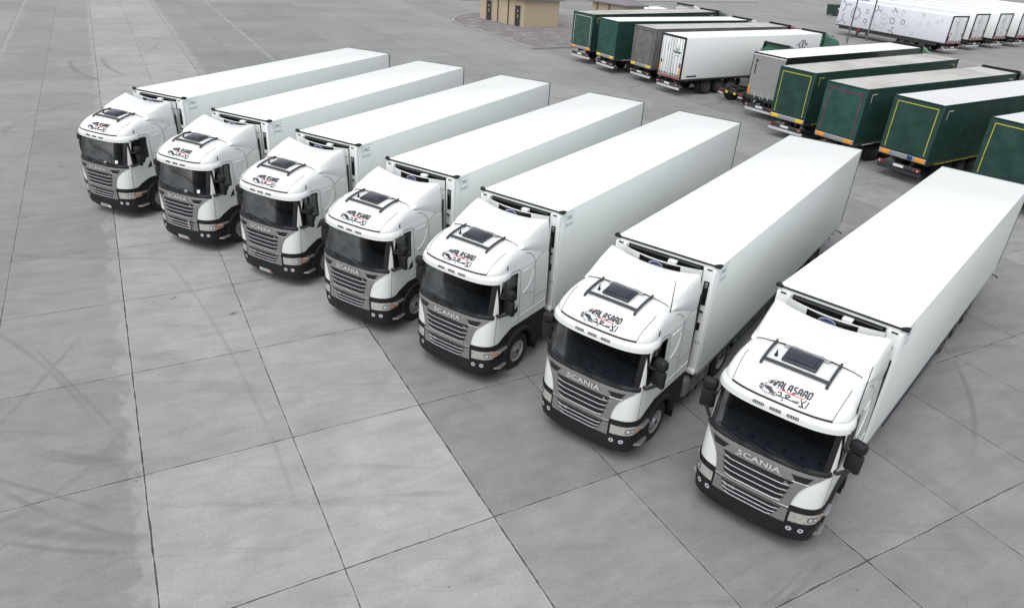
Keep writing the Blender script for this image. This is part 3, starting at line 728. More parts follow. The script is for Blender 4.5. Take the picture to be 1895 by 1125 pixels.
        q.add([(sg * 1.235, y, z) for y, z in ((.89, .52), (.38, .60), (.38, 1.45), (.89, 1.45))], [(0, 1, 2, 3)], 0)
        for i in range(n):                           # flared lip
            a0, a1 = PI * i / n, PI * (i + 1) / n
            def A(a, rr, x): return (sg * x, cy + rr * math.cos(a), cz + rr * math.sin(a))
            q.add([A(a0, .60, 1.20), A(a0, .62, 1.285), A(a0, .70, 1.285), A(a0, .74, 1.235), A(a1, .60, 1.20), A(a1, .62, 1.285), A(a1, .70, 1.285), A(a1, .74, 1.235)], [(0, 1, 5, 4), (1, 2, 6, 5), (2, 3, 7, 6)], 0)
        q.box((sg * .95, .80, .75), (.55, .02, .75), 0); q.box((sg * 1.05, .72, .42), (.4, .03, .35), 0)
        q.build('wheel_arch', plastic_black, T, 45)
        # tanks and skirts between the axles
        q = MB()
        if sg < 0:
            q.box((sg * 1.0, -.55, .72), (.50, 1.45, .62), 0, .14, None, 4)
            for yy in (-.1, -.55, -1.0): q.box((sg * 1.0, yy, .72), (.515, .05, .635), 1, .14, None, 4)
            q.tube([(sg * 1.0, .2, .8), (sg * 1.18, .24, .84)], .07, 10, 2); q.tube([(sg * 1.05, .30, 1.05), (sg * 1.2, .30, 1.02)], .05, 8, 2)
        else:
            q.box((sg * 1.0, -.45, .72), (.46, 1.3, .6), 0, .12, None, 4); q.box((sg * 1.0, .28, .8), (.4, .3, .5), 1, .03)
        q.build('fuel_tank', [side_panel_m, plastic_black, alu], T)
    # --- chassis
    q = MB()
    for sx in (-.42, .42): q.box((sx, -.25, .92), (.08, 6.0, .26), 0)
    for yy in (1.6, .4, -.8, -2.18, -3.05): q.box((0, yy, .9), (.8, .12, .2), 0)
    q.box((0, 1.9, .85), (.9, 1.6, .7), 0); q.tube([(-.9, -2.18, .52), (.9, -2.18, .52)], .13, 10); q.tube([(-.9, 1.52, .5), (.9, 1.52, .5)], .08, 8)
    q.box((0, -3.22, .78), (2.3, .08, .16), 0, .02)
    q.lathe([(1.13, .05), (1.17, .4), (1.19, .5), (1.17, .52), (1.10, .5)], 28, 1, 'z', (0, -1.75, 0)); q.box((0, -1.75, 1.1), (.9, .5, .1), 0)
    q.build('chassis', [steel, dark_grey], T)
    for sg in (-1, 1):
        q = MB()
        for i in range(10):
            a0, a1 = R(10 + i * 16), R(10 + (i + 1) * 16)
            P = lambda a, x: (sg * x, -2.18 + .60 * math.cos(a), .52 + .58 * math.sin(a))
            q.add([P(a0, .68), P(a0, 1.24), P(a1, 1.24), P(a1, .68)], [(0, 1, 2, 3)], 0)
        q.build('mudguard', plastic_black, T, 50)
        q = MB().box((sg * .95, -3.26, .74), (.36, .05, .14), 0, .015); q.box((sg * .95, -3.28, .57), (.42, .03, .07), 1, .01); q.build('tail_lamp', [red_lens, plate_m], T)
        q = MB().box((sg * .38, -3.275, .72), (.2, .02, .16), 0); q.build('marking_plate', yellow_ref, T)
    q = MB().tube([(-.3, .25, 1.1), (-.2, -.1, 1.45), (0, -.4, 1.2), (.2, -.7, 1.4), (.1, -1.2, 1.2)], .03, 6); q.build('air_hose', plastic_black, T)
    for sg in (-1, 1):
        wheel(T, sg, 1.52, False); wheel(T, sg, -2.18, True)
    # --- roof decal
    if logo: roof_logo(T)
    return T
def lerp_v(a, b, t): return a + (b - a) * t

def wheel(T, sg, y, dual, r=.52, xo=1.2, rm=None):
    q = MB(); W_ = .31
    if not dual:
        pr = [(.0, 0.), (.03, .09), (.035, .12), (-.01, .13), (.0, .17), (-.035, .235), (-.03, .27), (.0, .285), (.01, .30)]
    else:
        pr = [(-.02, 0.), (-.02, .12), (-.10, .13), (-.13, .20), (-.13, .24), (-.05, .27), (.0, .285), (.01, .30)]
    x0 = sg * (xo - .02)
    q.lathe([(x0 + sg * a, rr) for a, rr in pr], 28, 0, 'x', (0, y, r))
    for i in range(10):
        a = 2 * PI * i / 10
        q.disc((x0 + sg * (-.015 if not dual else -.125), y + .2 * math.cos(a), r + .2 * math.sin(a)), .026, (sg, 0, 0), 8, 1)
        q.tube([(x0 + sg * (-.0 if not dual else -.10), y + .145 * math.cos(a), r + .145 * math.sin(a)), (x0 + sg * (.025 if not dual else -.07), y + .145 * math.cos(a), r + .145 * math.sin(a))], .014, 6, 0)
    q.disc((x0 + sg * (.036 if not dual else -.015), y, r), .06, (sg, 0, 0), 12, 1)
    wh = q.build('wheel', [rm or rimm, steel], T, 40)
    t = MB()
    def ty(xa):
        return [(xa - W_ / 2 + .03, .29), (xa - W_ / 2, .36), (xa - W_ / 2 + .01, .46), (xa - W_ / 2 + .035, r - .012), (xa - .09, r), (xa - .055, r), (xa - .05, r - .012), (xa - .045, r), (xa + .045, r), (xa + .05, r - .012), (xa + .055, r), (xa + .09, r), (xa + W_ / 2 - .035, r - .012), (xa + W_ / 2 - .01, .46), (xa + W_ / 2, .36), (xa + W_ / 2 - .03, .29)]
    t.lathe(ty(sg * (xo - W_ / 2)), 40, 0, 'x', (0, y, r))
    if dual: t.lathe(ty(sg * (xo - W_ * 1.6)), 40, 0, 'x', (0, y, r))
    t.build('tyre', rubber, wh, 40)

# --- company decal on the roof: truck sketch, ALASAAD in square letters, red line, Arabic name
def roof_logo(T):
    dk = MB(); rd = MB()
    def L(u, v):     # u to the reader's right (towards -x), v up the roof in metres along the surface
        x = .44 - u * .80; z = ZV(v * .80 + .02); return FX(x, z, .009)
    # arc length table up the front of the roof at x = 0
    tab = [(0., 3.125)]; z = 3.125; p = FX(0, z)
    while z < 3.5:
        z2 = z + .005; p2 = FX(0, z2); tab.append((tab[-1][0] + (p2 - p).length, z2)); z, p = z2, p2
    def ZV(v):
        if v <= 0: return 3.125 + v
        for a, b in zip(tab, tab[1:]):
            if v <= b[0]: return lerp(a[1], b[1], (v - a[0]) / (b[0] - a[0]))
        return tab[-1][1]
    def sub(pts, n=6):
        o = []
        for a, b in zip(pts, pts[1:]):
            for i in range(n): o.append((lerp(a[0], b[0], i / n), lerp(a[1], b[1], i / n)))
        return o + [pts[-1]]
    G_ = {'A': [[(0, 0), (.08, .62), (.22, .92), (.40, 1), (.66, 1), (.78, .88), (.78, 0)], [(.06, .38), (.78, .38)]],
          'L': [[(.10, 1), (.0, .12), (.12, 0), (.70, 0)]],
          'S': [[(.82, 1), (.30, 1), (.16, .88), (.14, .62), (.24, .54), (.64, .5), (.74, .42), (.72, .14), (.60, 0), (0, 0)]],
          'D': [[(.10, 1), (.62, 1), (.82, .84), (.76, .2), (.58, 0), (.02, 0), (.10, 1)]]}
    u = .405; H = .165; Wd = .088
    for ch in 'ALASAAD':
        for st in G_[ch]: stroke(dk, sub([(u + a * Wd + .0, .255 + b_ * H) for a, b_ in st], 3), .037, L)
        u += .111
    stroke(rd, sub([(.47, .222), (1.02, .212)], 12), .024, L); stroke(dk, sub([(.36, .232), (.47, .222)], 5), .012, L)
    # Arabic name, drawn stroke by stroke: dal, ain, seen, lam-alef, alef
    ar = [[(.42, .15), (.50, .165), (.52, .13), (.50, .085), (.42, .075)], [(.42, .075), (.60, .075)],
          [(.60, .075), (.64, .10), (.60, .15), (.66, .175), (.71, .155), (.66, .11), (.63, .08), (.76, .075)],
          [(.76, .075), (.90, .072), (.92, .13)], [(.86, .075), (.87, .12)], [(.81, .075), (.82, .115)],
          [(.94, .03), (1.04, .03), (1.00, .08), (.94, .19)], [(.98, .10), (1.06, .20)], [(1.04, .03), (1.0, .10)], [(1.09, .02), (1.12, .19)]]
    for st in ar: stroke(dk, sub([(a * 1.0 + .03, b_) for a, b_ in st], 4), .031, L)
    dk.add([L(a, b_) for a, b_ in ((.585, .02), (.61, .045), (.635, .02), (.61, -.005))], [(0, 1, 2, 3)], 0)
    # truck sketch
    def fill(pts): dk.add([L(a, b_) for a, b_ in pts], [tuple(range(len(pts)))], 0)
    stroke(dk, sub([(.02, .16), (.05, .20), (.12, .215), (.16, .23)], 3), .010, L)
    stroke(dk, sub([(.12, .215), (.18, .33), (.22, .37), (.32, .40), (.38, .41)], 3), .013, L)
    fill([(.22, .35), (.27, .365), (.26, .29), (.20, .26), (.18, .27)]); fill([(.28, .365), (.33, .36), (.31, .26), (.28, .255)])
    fill([(.34, .40), (.40, .41), (.36, .30), (.33, .24), (.30, .25)])
    fill([(.12, .19), (.20, .205), (.30, .20), (.32, .13), (.26, .10), (.18, .12), (.13, .15)]); fill([(.26, .12), (.34, .17), (.36, .12), (.30, .06)])
    stroke(dk, sub([(.0, .13), (.08, .10), (.20, .055), (.30, .035)], 4), .009, L); stroke(dk, sub([(.02, .09), (.14, .04), (.26, .01)], 4), .009, L)
    for cx, cy, rr in ((.075, .125, .042), (.335, .085, .05), (.40, .075, .045)):
        stroke(dk, [(cx + rr * math.cos(a), cy + rr * math.sin(a)) for a in frange(0, 2 * PI, 14)[:-1]], .016, L, closed=True)
        fill([(cx + rr * .4 * math.cos(a), cy + rr * .4 * math.sin(a)) for a in frange(0, 2 * PI, 8)[:-1]])
    stroke(dk, sub([(.03, .17), (.07, .185), (.12, .165)], 3), .014, L)
    dk.build('company_decal', logo_dark, T, 0); rd.build('decal_red_line', logo_red, T, 0)

# ================================================================== TRAILERS
def running_gear(T, L, axles, x=1.22, front_legs=True, land=-3.1):
    q = MB()
    for sx in (-.5, .5): q.box((sx, -L * .5 - .8, .98), (.14, L - 2.0, .22), 0)
    for yy in frange(-2.4, -L + .8, 7): q.box((0, yy, 1.0), (2.3, .1, .12), 0)
    for a in axles: q.tube([(-.95, a, .5), (.95, a, .5)], .07, 8); q.box((-.5, a, .7), (.16, .5, .3), 0); q.box((.5, a, .7), (.16, .5, .3), 0)
    q.build('underframe', steel, T)
    for sg in (-1, 1):
        for a in axles: wheel(T, sg, a, False, .50, x, rim_dark)
        if front_legs:
            q = MB().box((sg * .85, land, .72), (.14, .14, .85), 0); q.box((sg * .85, land, .28), (.28, .24, .06), 0); q.build('landing_leg', steel, T)
        q = MB().box((sg * 1.0, axles[-1] - .72, .52), (.42, .03, .55), 0); q.box((sg * 1.02, axles[0] + .72, .70), (.42, .03, .5), 0)
        q.box((sg * 1.02, sum(axles) / len(axles), 1.06), (.4, 3.9, .03), 0)
        q.build('mud_flap', plastic_black, T)

def rear_bumper(T, L, colr=plate_m, under=True):
    q = MB().box((0, -L + .06, .50), (2.34, .10, .16), 0, .02); bb = q.build('under_run_bar', colr, T)
    q = MB().box((0, -L - .02, .74), (2.3, .10, .20), 0, .02); q.build('light_bar', dark_grey, T)
    for sg in (-1, 1):
        q = MB().box((sg * .95, -L - .08, .74), (.36, .05, .15), 0, .02); q.disc((sg * 1.02, -L - .107, .74), .04, (0, -1, 0), 12, 1); q.build('tail_lamp', [red_lens, plate_m], T)
    q = MB().box((0, -L - .08, .74), (.54, .02, .12), 0); q.build('number_plate', plate_m, T)

def make_reefer(name, label, group, L=13.36, W=2.6, H=4.0, loc=(0, 0, 0), rotz=0.):
    T = thing(name, label, 'trailer', loc, rotz, group)
    q = MB(); h0 = 1.15
    q.box((0, -L / 2, (H + h0) / 2), (W, L, H - h0), 0, .018, None, 2)
    q.build('insulated_body', body_white, T, 40)
    q = MB(); q.box((W / 2 - .02, -L / 2, h0 - .03), (.06, L - .1, .10), 0); q.box((-W / 2 + .02, -L / 2, h0 - .03), (.06, L - .1, .10), 0); q.build('side_rail', alu, T)
    # dark edging along the roof front and at the tail
    q = MB(); q.tube([(-W / 2 + .04, .012, H - .005), (W / 2 - .04, .012, H - .005)], .022, 6)
    q.build('roof_edge_seal', plastic_black, T); q = MB()
    q.box((-W / 2 + .015, -L - .005, 2.6), (.05, .05, 2.8), 0); q.box((W / 2 - .015, -L - .005, 2.6), (.05, .05, 2.8), 0); q.box((0, -L - .005, H - .02), (W, .05, .06), 0)
    q.build('tail_frame', plastic_black, T)
    for sg in (-1, 1):
        q = MB().tube([(sg * (W / 2 - .10), .03, H - .0), (sg * (W / 2 + .01), .0, H + .015), (sg * (W / 2 + .025), -.10, H + .012)], [.035, .062, .028], 8); q.build('corner_bumper', plastic_black, T)
        # white front post
        q = MB().box((sg * 1.13, .05, (H + h0) / 2 - .03), (.30, .10, H - h0 - .10), 0, .03, None, 3)
        q.box((sg * 1.13, .103, H - .09), (.13, .012, .035), 1, .004)
        q.box((sg * 1.12, .105, 3.32), (.13, .02, .60), 1, .02); q.box((sg * 1.12, .12, 3.52), (.07, .03, .14), 2, .02)
        q.box((sg * 1.10, .105, 2.45), (.12, .02, .20), 1, .02); q.tube([(sg * 1.05, .10, 2.86), (sg * 1.18, .16, 2.86)], .022, 6, 1)
        q.box((sg * 1.13, .11, 1.22), (.30, .06, .12), 0, .02)
        q.build('front_post', [trailer_white, plastic_black, alu], T)
    # refrigeration unit
    U = MB()
    def bow(x): return .10 + .24 * math.cos(min(1, abs(x) / 1.0) * PI / 2) ** .8
    xs = frange(-.98, .98, 22)
    U.grid(lambda x, z: Vector((x, bow(x), z)), xs, [1.75, 2.4, 3.58], 0)
    U.grid(lambda x, z: Vector((x, bow(x) + .012, z)), xs, [3.60, 3.70, 3.86], 0, flip=False)
    U.grid(lambda x, v: Vector((x, lerp(bow(x) + .012, .03, v), 3.86 - .02 * v)), xs, [0, .14], 0)
    U.grid(lambda x, v: Vector((x, lerp(bow(x), .0, v), 3.66)), xs, [0, 1], 1)
    U.grid(lambda x, v: Vector((x, lerp(bow(x), .0, v), 1.75)), xs, [0, 1], 1, flip=True)
    U.box((0, .015, 3.80), (1.9, .03, .22), 1)
    fu = U.build('cooling_unit', [trailer_white, plastic_black], T, 40)
    q = MB(); q.grid(lambda x, z: Vector((x, bow(x) + .022, z)), frange(-.52, .52, 14), [3.60, 3.852], 0)
    q.tube([(-.7, .12, 3.80), (0, .20, 3.80), (.7, .12, 3.80)], .018, 6, 0); q.tube([(-.9, .06, 3.87), (.9, .06, 3.87)], .03, 6, 0)
    q.build('unit_grille', [gloss_black], fu, 40)
    q = MB(); q.box((-.26, .17, 3.86), (.2, .14, .08), 0, .015); q.build('unit_fitting', trailer_white, fu)
    q = MB(); n = 28; c = (.06, bow(0) + .036, 3.75)
    q.disc(c, .085, (0, 1, 0), n, 0, sx=2.1); q.disc((c[0], c[1] + .003, c[2]), .070, (0, 1, 0), n, 1, sx=2.15)
    place_text(q, 'Carrier', .085, lambda x, z: (c[0] - x, c[1] + .006, c[2] + z), 0); q.build('unit_badge', [letter_m, logo_blue], fu, 0)
    # small blue lettering high on the side, post lettering
    q = MB(); x_ = -W / 2 - .004
    def SL(u, v): return (x_, -.16 - u, 3.66 + v)
    place_text(q, 'FRC', .17, lambda a, b: SL(.24 + a, .11 + b), 0, bold=.003); place_text(q, '09-2021', .11, lambda a, b: SL(.24 + a, -.08 + b), 0, bold=.001)
    stroke(q, [(.02, -.2), (.02, .26), (.46, .26)], .012, SL, 0)
    q.build('side_lettering', decal_blue, T, 0)
    q = MB(); place_text(q, 'HK273', .085, lambda a, b: (-1.13 - a, .1045, 2.02 + b), 0); q.build('post_lettering', dark_grey, T, 0)
    running_gear(T, L, (-L + 5.4, -L + 4.09, -L + 2.78), 1.22); rear_bumper(T, L)
    for sg in (-1, 1):
        q = MB(); q.tube([(sg * 1.2, -L + .25, .92), (sg * 1.38, -L + .22, .92), (sg * 1.46, -L + .22, .86)], [.02, .018, .03], 6, 0); q.build('marker_stalk', rubber, T)
        q = MB()
        for k in range(5): q.tube([(sg * 1.24, -2.0 - k * 1.2, 1.08), (sg * 1.24, -2.0 - k * 1.2, .62)], .02, 5)
        for zz in (.62, .86): q.tube([(sg * 1.24, -1.9, zz), (sg * 1.24, -7.0, zz)], .028, 5)
        q.build('side_guard', dark_grey, T)
    q = MB()
    for sg in (-1, 1):
        for k in range(4): q.box((0 + sg * .32 + 0, -L - .035, 2.55), (.03, .03, 2.6), 0)
    q.build('door_lock_rods', alu, T)
    return T

def make_curtain(name, label, group, L, W, loc, rotz, side, rear, roof, frame_m, tape=None, tick=None, plates=orange_ref, rail=plate_m, under=plate_m, H=4.0, kind='tarp', strip=None, blue=False, sag=0.):
    """curtain-side trailer seen from its tail"""
    T = thing(name, label, 'trailer', loc, rotz, group); h0 = 1.12
    q = MB(); rnd = random.Random(name + label)
    ys = frange(0, -L, 42)
    def sd(sg):
        def f(y, z):
            b_ = .018 * math.sin(y * 7.0 + sg) * math.sin((z - h0) / (H - h0) * PI) + rnd.uniform(-.004, .004)
            return Vector((sg * (W / 2 - .02 + b_), y, z))
        return f
    for sg in (-1, 1): q.grid(sd(sg), ys, frange(h0 + .02, H - .05, 7), 0, flip=sg < 0)
    q.box((0, -.02, (H + h0) / 2), (W - .06, .04, H - h0 - .04), 0)
    q.build('side_curtain', side, T, 60)
    q = MB()
    q.grid(lambda x, y: Vector((x, y, H - .01 + .012 * math.sin(y * 5.2) * (1 - (2 * x / W) ** 2) + rnd.uniform(-.004, .004))), frange(-W / 2 + .02, W / 2 - .02, 8), frange(-L, 0, 48), 0)
    q.build('roof_sheet', roof, T, 70)
    q = MB(); rm = 1.0
    for sg in (-1, 1):
        q.box((sg * (W / 2 - .01), -L / 2, H - .03), (.05, L, .07), 0, .01); q.box((sg * (W / 2 - .03), -L / 2, h0 - .02), (.05, L - .1, .14), 1, .01)
        q.box((sg * (W / 2 - .02), -L, (H + h0) / 2), (.05, .06, H - h0), 0, .008)
    q.box((0, -L, H - .03), (W, .06, .06), 0, .01); q.box((0, -L, h0 + .02), (W, .05, .08), 1)
    q.build('body_frame', [frame_m, steel if strip is None else strip], T)
    # tail: a soft tarpaulin or doors
    q = MB()
    def rf(x, z):
        k = math.sin((x / W + .5) * PI) * math.sin((z - h0) / (H - h0) * PI)
        fold = .012 * math.sin(x * 6 + z * 3.1) + .010 * math.sin(z * 9 - x * 5)
        return Vector((x, -L - .012 - (.05 + fold * 2.0) * k - rnd.uniform(0, .004), z))
    if kind == 'tarp': q.grid(rf, frange(-W / 2 + .04, W / 2 - .04, 12), frange(h0 + .28, H - .08, 14), 0, flip=True)
    else:
        q.box((0, -L - .01, (H + h0) / 2 + .02), (W - .12, .04, H - h0 - .26), 0)
        for k in range(1, 24): q.box((-W / 2 + .08 + k * (W - .16) / 24, -L - .033, (H + h0) / 2), (.012, .008, H - h0 - .5), 0)
        for xx in (-.55, -.1, .1, .5): q.tube([(xx, -L - .05, h0 + .12), (xx, -L - .05, h0 + .5)], .02, 6, 1)
        q.box((0, -L - .02, H - .13), (W - .04, .05, .06), 1, .01)
    if kind != 'tarp': q.box((-W / 2 + .34, -L - .036, 3.0), (.09, .01, .62), 2); q.disc((-W / 2 + .36, -L - .042, 3.5), .10, (0, -1, 0), 12, 2)
    q.build('rear_curtain' if kind == 'tarp' else 'rear_door', [rear, plate_m, dark_grey], T, 60)
    q = MB(); z0 = h0 + .13
    q.box((0, -L - .03, z0), (W - .06, .05, .24), 0, .01); brd = q.build('tail_board', alu if kind == 'tarp' else frame_m, T)
    for sg in (-1, 1):
        q = MB()
        if kind == 'tarp': q.box((sg * (W / 2 - .34), -L - .065, z0), (.50, .02, .19), 0, .008)
        else: q.box((sg * (W / 2 - .16), -L - .065, z0 + .42), (.13, .02, .55), 0, .008)
        q.build('marking_plate', plates, T)
    if blue: q = MB().box((.42, -L - .064, z0), (.26, .016, .2), 0); q.build('blue_plate', blue_sign, T)
    if tape:
        q = MB(); f = lambda x, z: rf(x, z) + Vector((0, -.008, 0))
        pts = [(-W / 2 + .22, h0 + .36)] + [(-W / 2 + .22, z) for z in frange(h0 + .5, H - .26, 14)]
        def seg(a, b, n=16): return [(lerp(a[0], b[0], t), lerp(a[1], b[1], t)) for t in frange(0, 1, n)]
        stroke(q, seg((-W / 2 + .24, h0 + .36), (-W / 2 + .24, H - .24), 24), .045, f); stroke(q, seg((W / 2 - .24, h0 + .36), (W / 2 - .24, H - .24), 24), .045, f)
        tp = [(x, H - .24 - sag * math.sin((x / W + .5) * PI * .8)) for x in frange(-W / 2 + .22, W / 2 - .22, 20)]
        stroke(q, tp, .045, f); q.build('conspicuity_tape', tape, T, 0)
    if tick:
        q = MB()
        for yy in (-L + .45, -.45):
            k = 1 if yy < -L / 2 else -1
            f = lambda y, z: (W / 2 + .012, y, z)
            stroke(q, [(yy, H - .72), (yy, H - .30), (yy + k * .42, H - .30)], .05, f)
        q.build('corner_tape', tick, T, 0)
    if rail: 
        q = MB().box((W / 2 + .005, -L / 2 + .2, h0 - .06), (.02, L - 1.2, .035), 0); q.box((-W / 2 - .005, -L / 2 + .2, h0 - .06), (.02, L - 1.2, .035), 0); q.build('rail_tape', rail, T)
    running_gear(T, L, (-L + 5.0, -L + 3.7, -L + 2.4), W / 2 - .08); rear_bumper(T, L, under)
    return T

def make_box_trailer(name, label, group, L, W, loc, rotz, side=trailer_white, H=4.0, frame_m=plastic_black, motif=False, mark=False, reds=False):
    """hard-walled refrigerated trailer seen from its doors"""
    T = thing(name, label, 'trailer', loc, rotz, group); h0 = 1.15
    q = MB().box((0, -L / 2 + .02, (H + h0) / 2), (W - .02, L - .06, H - h0), 0, .02); q.build('insulated_body', side, T, 40)
    q = MB(); q.box((W / 2 - .05, -L, (H + h0) / 2), (.12, .08, H - h0 + .02), 0, .01); q.box((-W / 2 + .05, -L, (H + h0) / 2), (.12, .08, H - h0 + .02), 0, .01)
    q.box((0, -L, H - .05), (W - .16, .08, .13), 0, .01); q.box((0, -L, h0 + .05), (W - .16, .08, .14), 1, .01)
    q.build('rear_frame', [frame_m, red_frame], T)
    for sg in (-1, 1):
        q = MB().box((sg * .57, -L - .012, (H + h0) / 2 + .02), (1.10, .05, H - h0 - .30), 0, .01); dr = q.build('rear_door', trailer_white, T)
        q = MB()
        for xx in (.14, .38, .72, 1.0):
            q.tube([(sg * xx, -L - .06, h0 + .14), (sg * xx, -L - .06, H - .12)], .016 if xx > .3 else .022, 6, 0)
        for xx in (.2, .45, .72, .95): q.box((sg * xx, -L - .07, h0 + .26), (.09, .05, .10), 1, .01)
        q.build('lock_rod', [alu, plastic_black], dr)
        q = MB().box((sg * (W / 2 - .20), -L - .05, h0 + .52), (.12, .02, .62), 0, .005); q.build('marking_plate', orange_ref if mark else red_lens, T)
    q = MB(); q.box((-.42, -L - .045, 3.2), (.06, .015, .55), 0, .02); q.box((-.95, -L - .045, 2.15), (.18, .015, .22), 1); q.box((1.0, -L - .045, 2.1), (.16, .015, .3), 1); q.build('door_label', [gloss_black, dark_grey], T)
    q = MB()
    for sg in (-1, 1): q.box((sg * (W / 2 - .01), -L / 2, h0 - .02), (.05, L - .1, .12), 0)
    q.build('side_rail', steel, T)
    if mark:
        q = MB(); cx, cz = .55, 3.05; f = lambda u, v: (cx + u, -L - .0425, cz + v)
        q.add([f(a, b) for a, b in ((-.40, -.02), (.40, -.06), (.32, -.20), (-.30, -.16))], [(0, 1, 2, 3)], 0)
        q.add([f(a, b) for a, b in ((-.05, .0), (.02, .30), (.08, .0))], [(0, 1, 2)], 0)
        for k in (-1, 1): stroke(q, [(k * .05, .02), (k * .16, .14), (k * .22, .10)], .03, f)
        stroke(q, [(-.22, -.32), (.26, -.36)], .03, f)
        q.build('rear_emblem', cab_green, T, 0)
        q = MB(); f = lambda u, v: (W / 2 + .004, -2.1 + u, 3.25 + v)
        circ = lambda r_, n=22, a0=0, a1=2 * PI: [(r_ * math.cos(a), r_ * math.sin(a)) for a in frange(a0, a1, n)]
        stroke(q, circ(.33)[:-1], .05, f, closed=True)
        stroke(q, [(-.12, -.26), (.0, .24)], .06, f); stroke(q, [(.0, .24), (.14, .1), (.0, -.02), (.14, -.26)], .05, f)
        for k in (-1, 1): stroke(q, [(k * .30, .12), (k * .60, .02), (k * .34, -.08)], .05, f); stroke(q, [(k * .28, -.2), (k * .42, -.42)], .05, f)
        q.build('side_emblem', logo_dark, T, 0)
        q = MB(); q.add([(W / 2 + .004, -L + .5 + a, 1.36 + b) for a, b in ((0, -.05), (.8, -.05), (.8, -.1), (1.0, .02), (.8, .12), (.8, .05), (0, .05))], [tuple(range(7))], 0); q.build('side_mark', dark_grey, T, 0)
    if motif:
        rnd = random.Random(3); dk = MB(); lt = MB(); X = -W / 2 - .002
        f = lambda u, v: (X, u, v)
        def gear(mb, cx, cz, r_, n, w_, depth):
            pts = []
            for i in range(n):
                for k, rr in ((0, r_), (.42, r_), (.5, r_ * (1 - depth)), (.92, r_ * (1 - depth))):
                    a = 2 * PI * (i + k) / n; y, z = cx + rr * math.cos(a), cz + rr * math.sin(a); pts.append((min(-.05, max(-L + .1, y)), min(H - .05, max(h0 + .05, z))))
            stroke(mb, pts, w_, f, closed=True)
        def branch(mb, cx, cz, r_, a0):
            for k in range(3):
                a = a0 + k * 2 * PI / 3
                p = [(cx + r_ * t * math.cos(a + .5 * t), cz + r_ * t * math.sin(a + .5 * t)) for t in (0, .5, 1)]
                p = [(min(-.05, y), min(H - .05, max(h0 + .05, z))) for y, z in p]
                stroke(mb, p, .07, f)
                e = p[-1]
                for s_ in (-1, 1):
                    b_ = (e[0] + .22 * math.cos(a + s_ * .9), min(H - .05, max(h0 + .05, e[1] + .22 * math.sin(a + s_ * .9)))); stroke(mb, [e, (min(-.05, b_[0]), b_[1])], .06, f)
        branch(dk, -.9, 3.5, .6, .4); branch(dk, -.8, 1.75, .6, 1.1); gear(dk, -2.6, 2.7, .72, 9, .055, .28)
        gear(dk, -4.2, 3.15, .24, 9, .05, .12); gear(dk, -4.2, 2.05, .24, 9, .05, .12); branch(dk, -5.6, 3.55, .35, 1.0); branch(lt, -5.7, 1.7, .3, .4)
        gear(lt, -6.6, 2.9, .36, 12, .045, .1); gear(lt, -6.7, 1.85, .34, 12, .045, .1); branch(dk, -7.9, 3.75, .3, -1.0); branch(dk, -8.1, 1.5, .3, 1.5)
        gear(dk, -7.9, 2.55, .32, 10, .06, .14); gear(dk, -9.3, 2.6, .26, 10, .055, .14); gear(lt, -9.0, 3.6, .2, 9, .04, .1)
        for k in range(16): gear(lt, rnd.uniform(-L + 1, -3), rnd.uniform(1.5, 3.7), rnd.uniform(.1, .2), 8, .03, .1)
        dk.build('printed_motif', motif_dark, T, 0); lt.build('pale_motif', motif_light, T, 0)
    running_gear(T, L, (-L + 5.4, -L + 4.09, -L + 2.78), W / 2 - .08); rear_bumper(T, L)
    if motif or reds or group == 'white trailers lined up at the top right':
        q = MB()
        for sg in (-1, 1): q.box((sg * (W / 2 - .16), -L / 2 + .3, .92), (.22, L - 1.6, .34), 0, .03)
        q.build('side_skirt', steel, T)
    if reds: q = MB().box((-W / 2 + .05, -3.6, .85), (.2, .5, .45), 0, .05); q.build('extinguisher_box', red_lens, T)
    return T

# ================================================================== THE SEVEN TRUCKS
ORD = [
 ((-14.012, 27.130, 1.158), (-13.851, 27.007, 1.155)), ((-10.050, 24.777, 1.140), (-9.870, 24.632, 1.141)), ((-6.418, 22.615, 1.088), (-6.307, 22.581, 1.084)),
 ((-3.039, 20.126, 1.029), (-2.920, 20.162, 1.030)), ((.072, 17.934, .975), (.074, 17.933, .985)), ((3.439, 15.252, .930), (3.505, 15.235, .964)), ((6.674, 12.933, .913), (6.681, 12.952, .868))]
TL = ['white tractor farthest left in the row, with number plate and windscreen sticker',
      'white tractor second from left, a loose pale strip hanging across its lower grille',
      'white tractor third from left in the row, teal curtain in its door window',
      'white tractor in the middle of the row of seven, fourth from either end',
      'white tractor third from the right end of the front row',
      'white tractor second from the right, grey tank showing behind its front wheel',
      'white tractor at the right end of the row, nearest and largest']
RL = ['white refrigerated trailer at the far left of the fan of seven',
      'white refrigerated trailer second from the left in the fan of seven',
      'white refrigerated trailer third from the left in the fan of seven',
      'white refrigerated trailer in the middle of the fan of seven',
      'white refrigerated trailer third from the right in the fan of seven',
      'white refrigerated trailer second from the right in the fan of seven',
      'white refrigerated trailer at the right end of the fan, nearest and largest']
T0 = make_tractor('tractor_unit', TL[4], 'white tractor units parked in a fan', paint)
R0 = make_reefer('refrigerated_trailer', RL[4], 'white refrigerated trailers coupled to the white tractors')
tractors = {}
for i, (a, b) in enumerate(ORD):
    la, lb = (a[0], a[1], 0), (b[0], b[1], 0)
    if i == 4:
        T0.location = la; T0.rotation_euler.z = a[2] + PI / 2; R0.location = lb; R0.rotation_euler.z = b[2] + PI / 2; tractors[i] = T0
    else:
        tractors[i] = dup(T0, la, a[2] + PI / 2, TL[i]); dup(R0, lb, b[2] + PI / 2, RL[i])
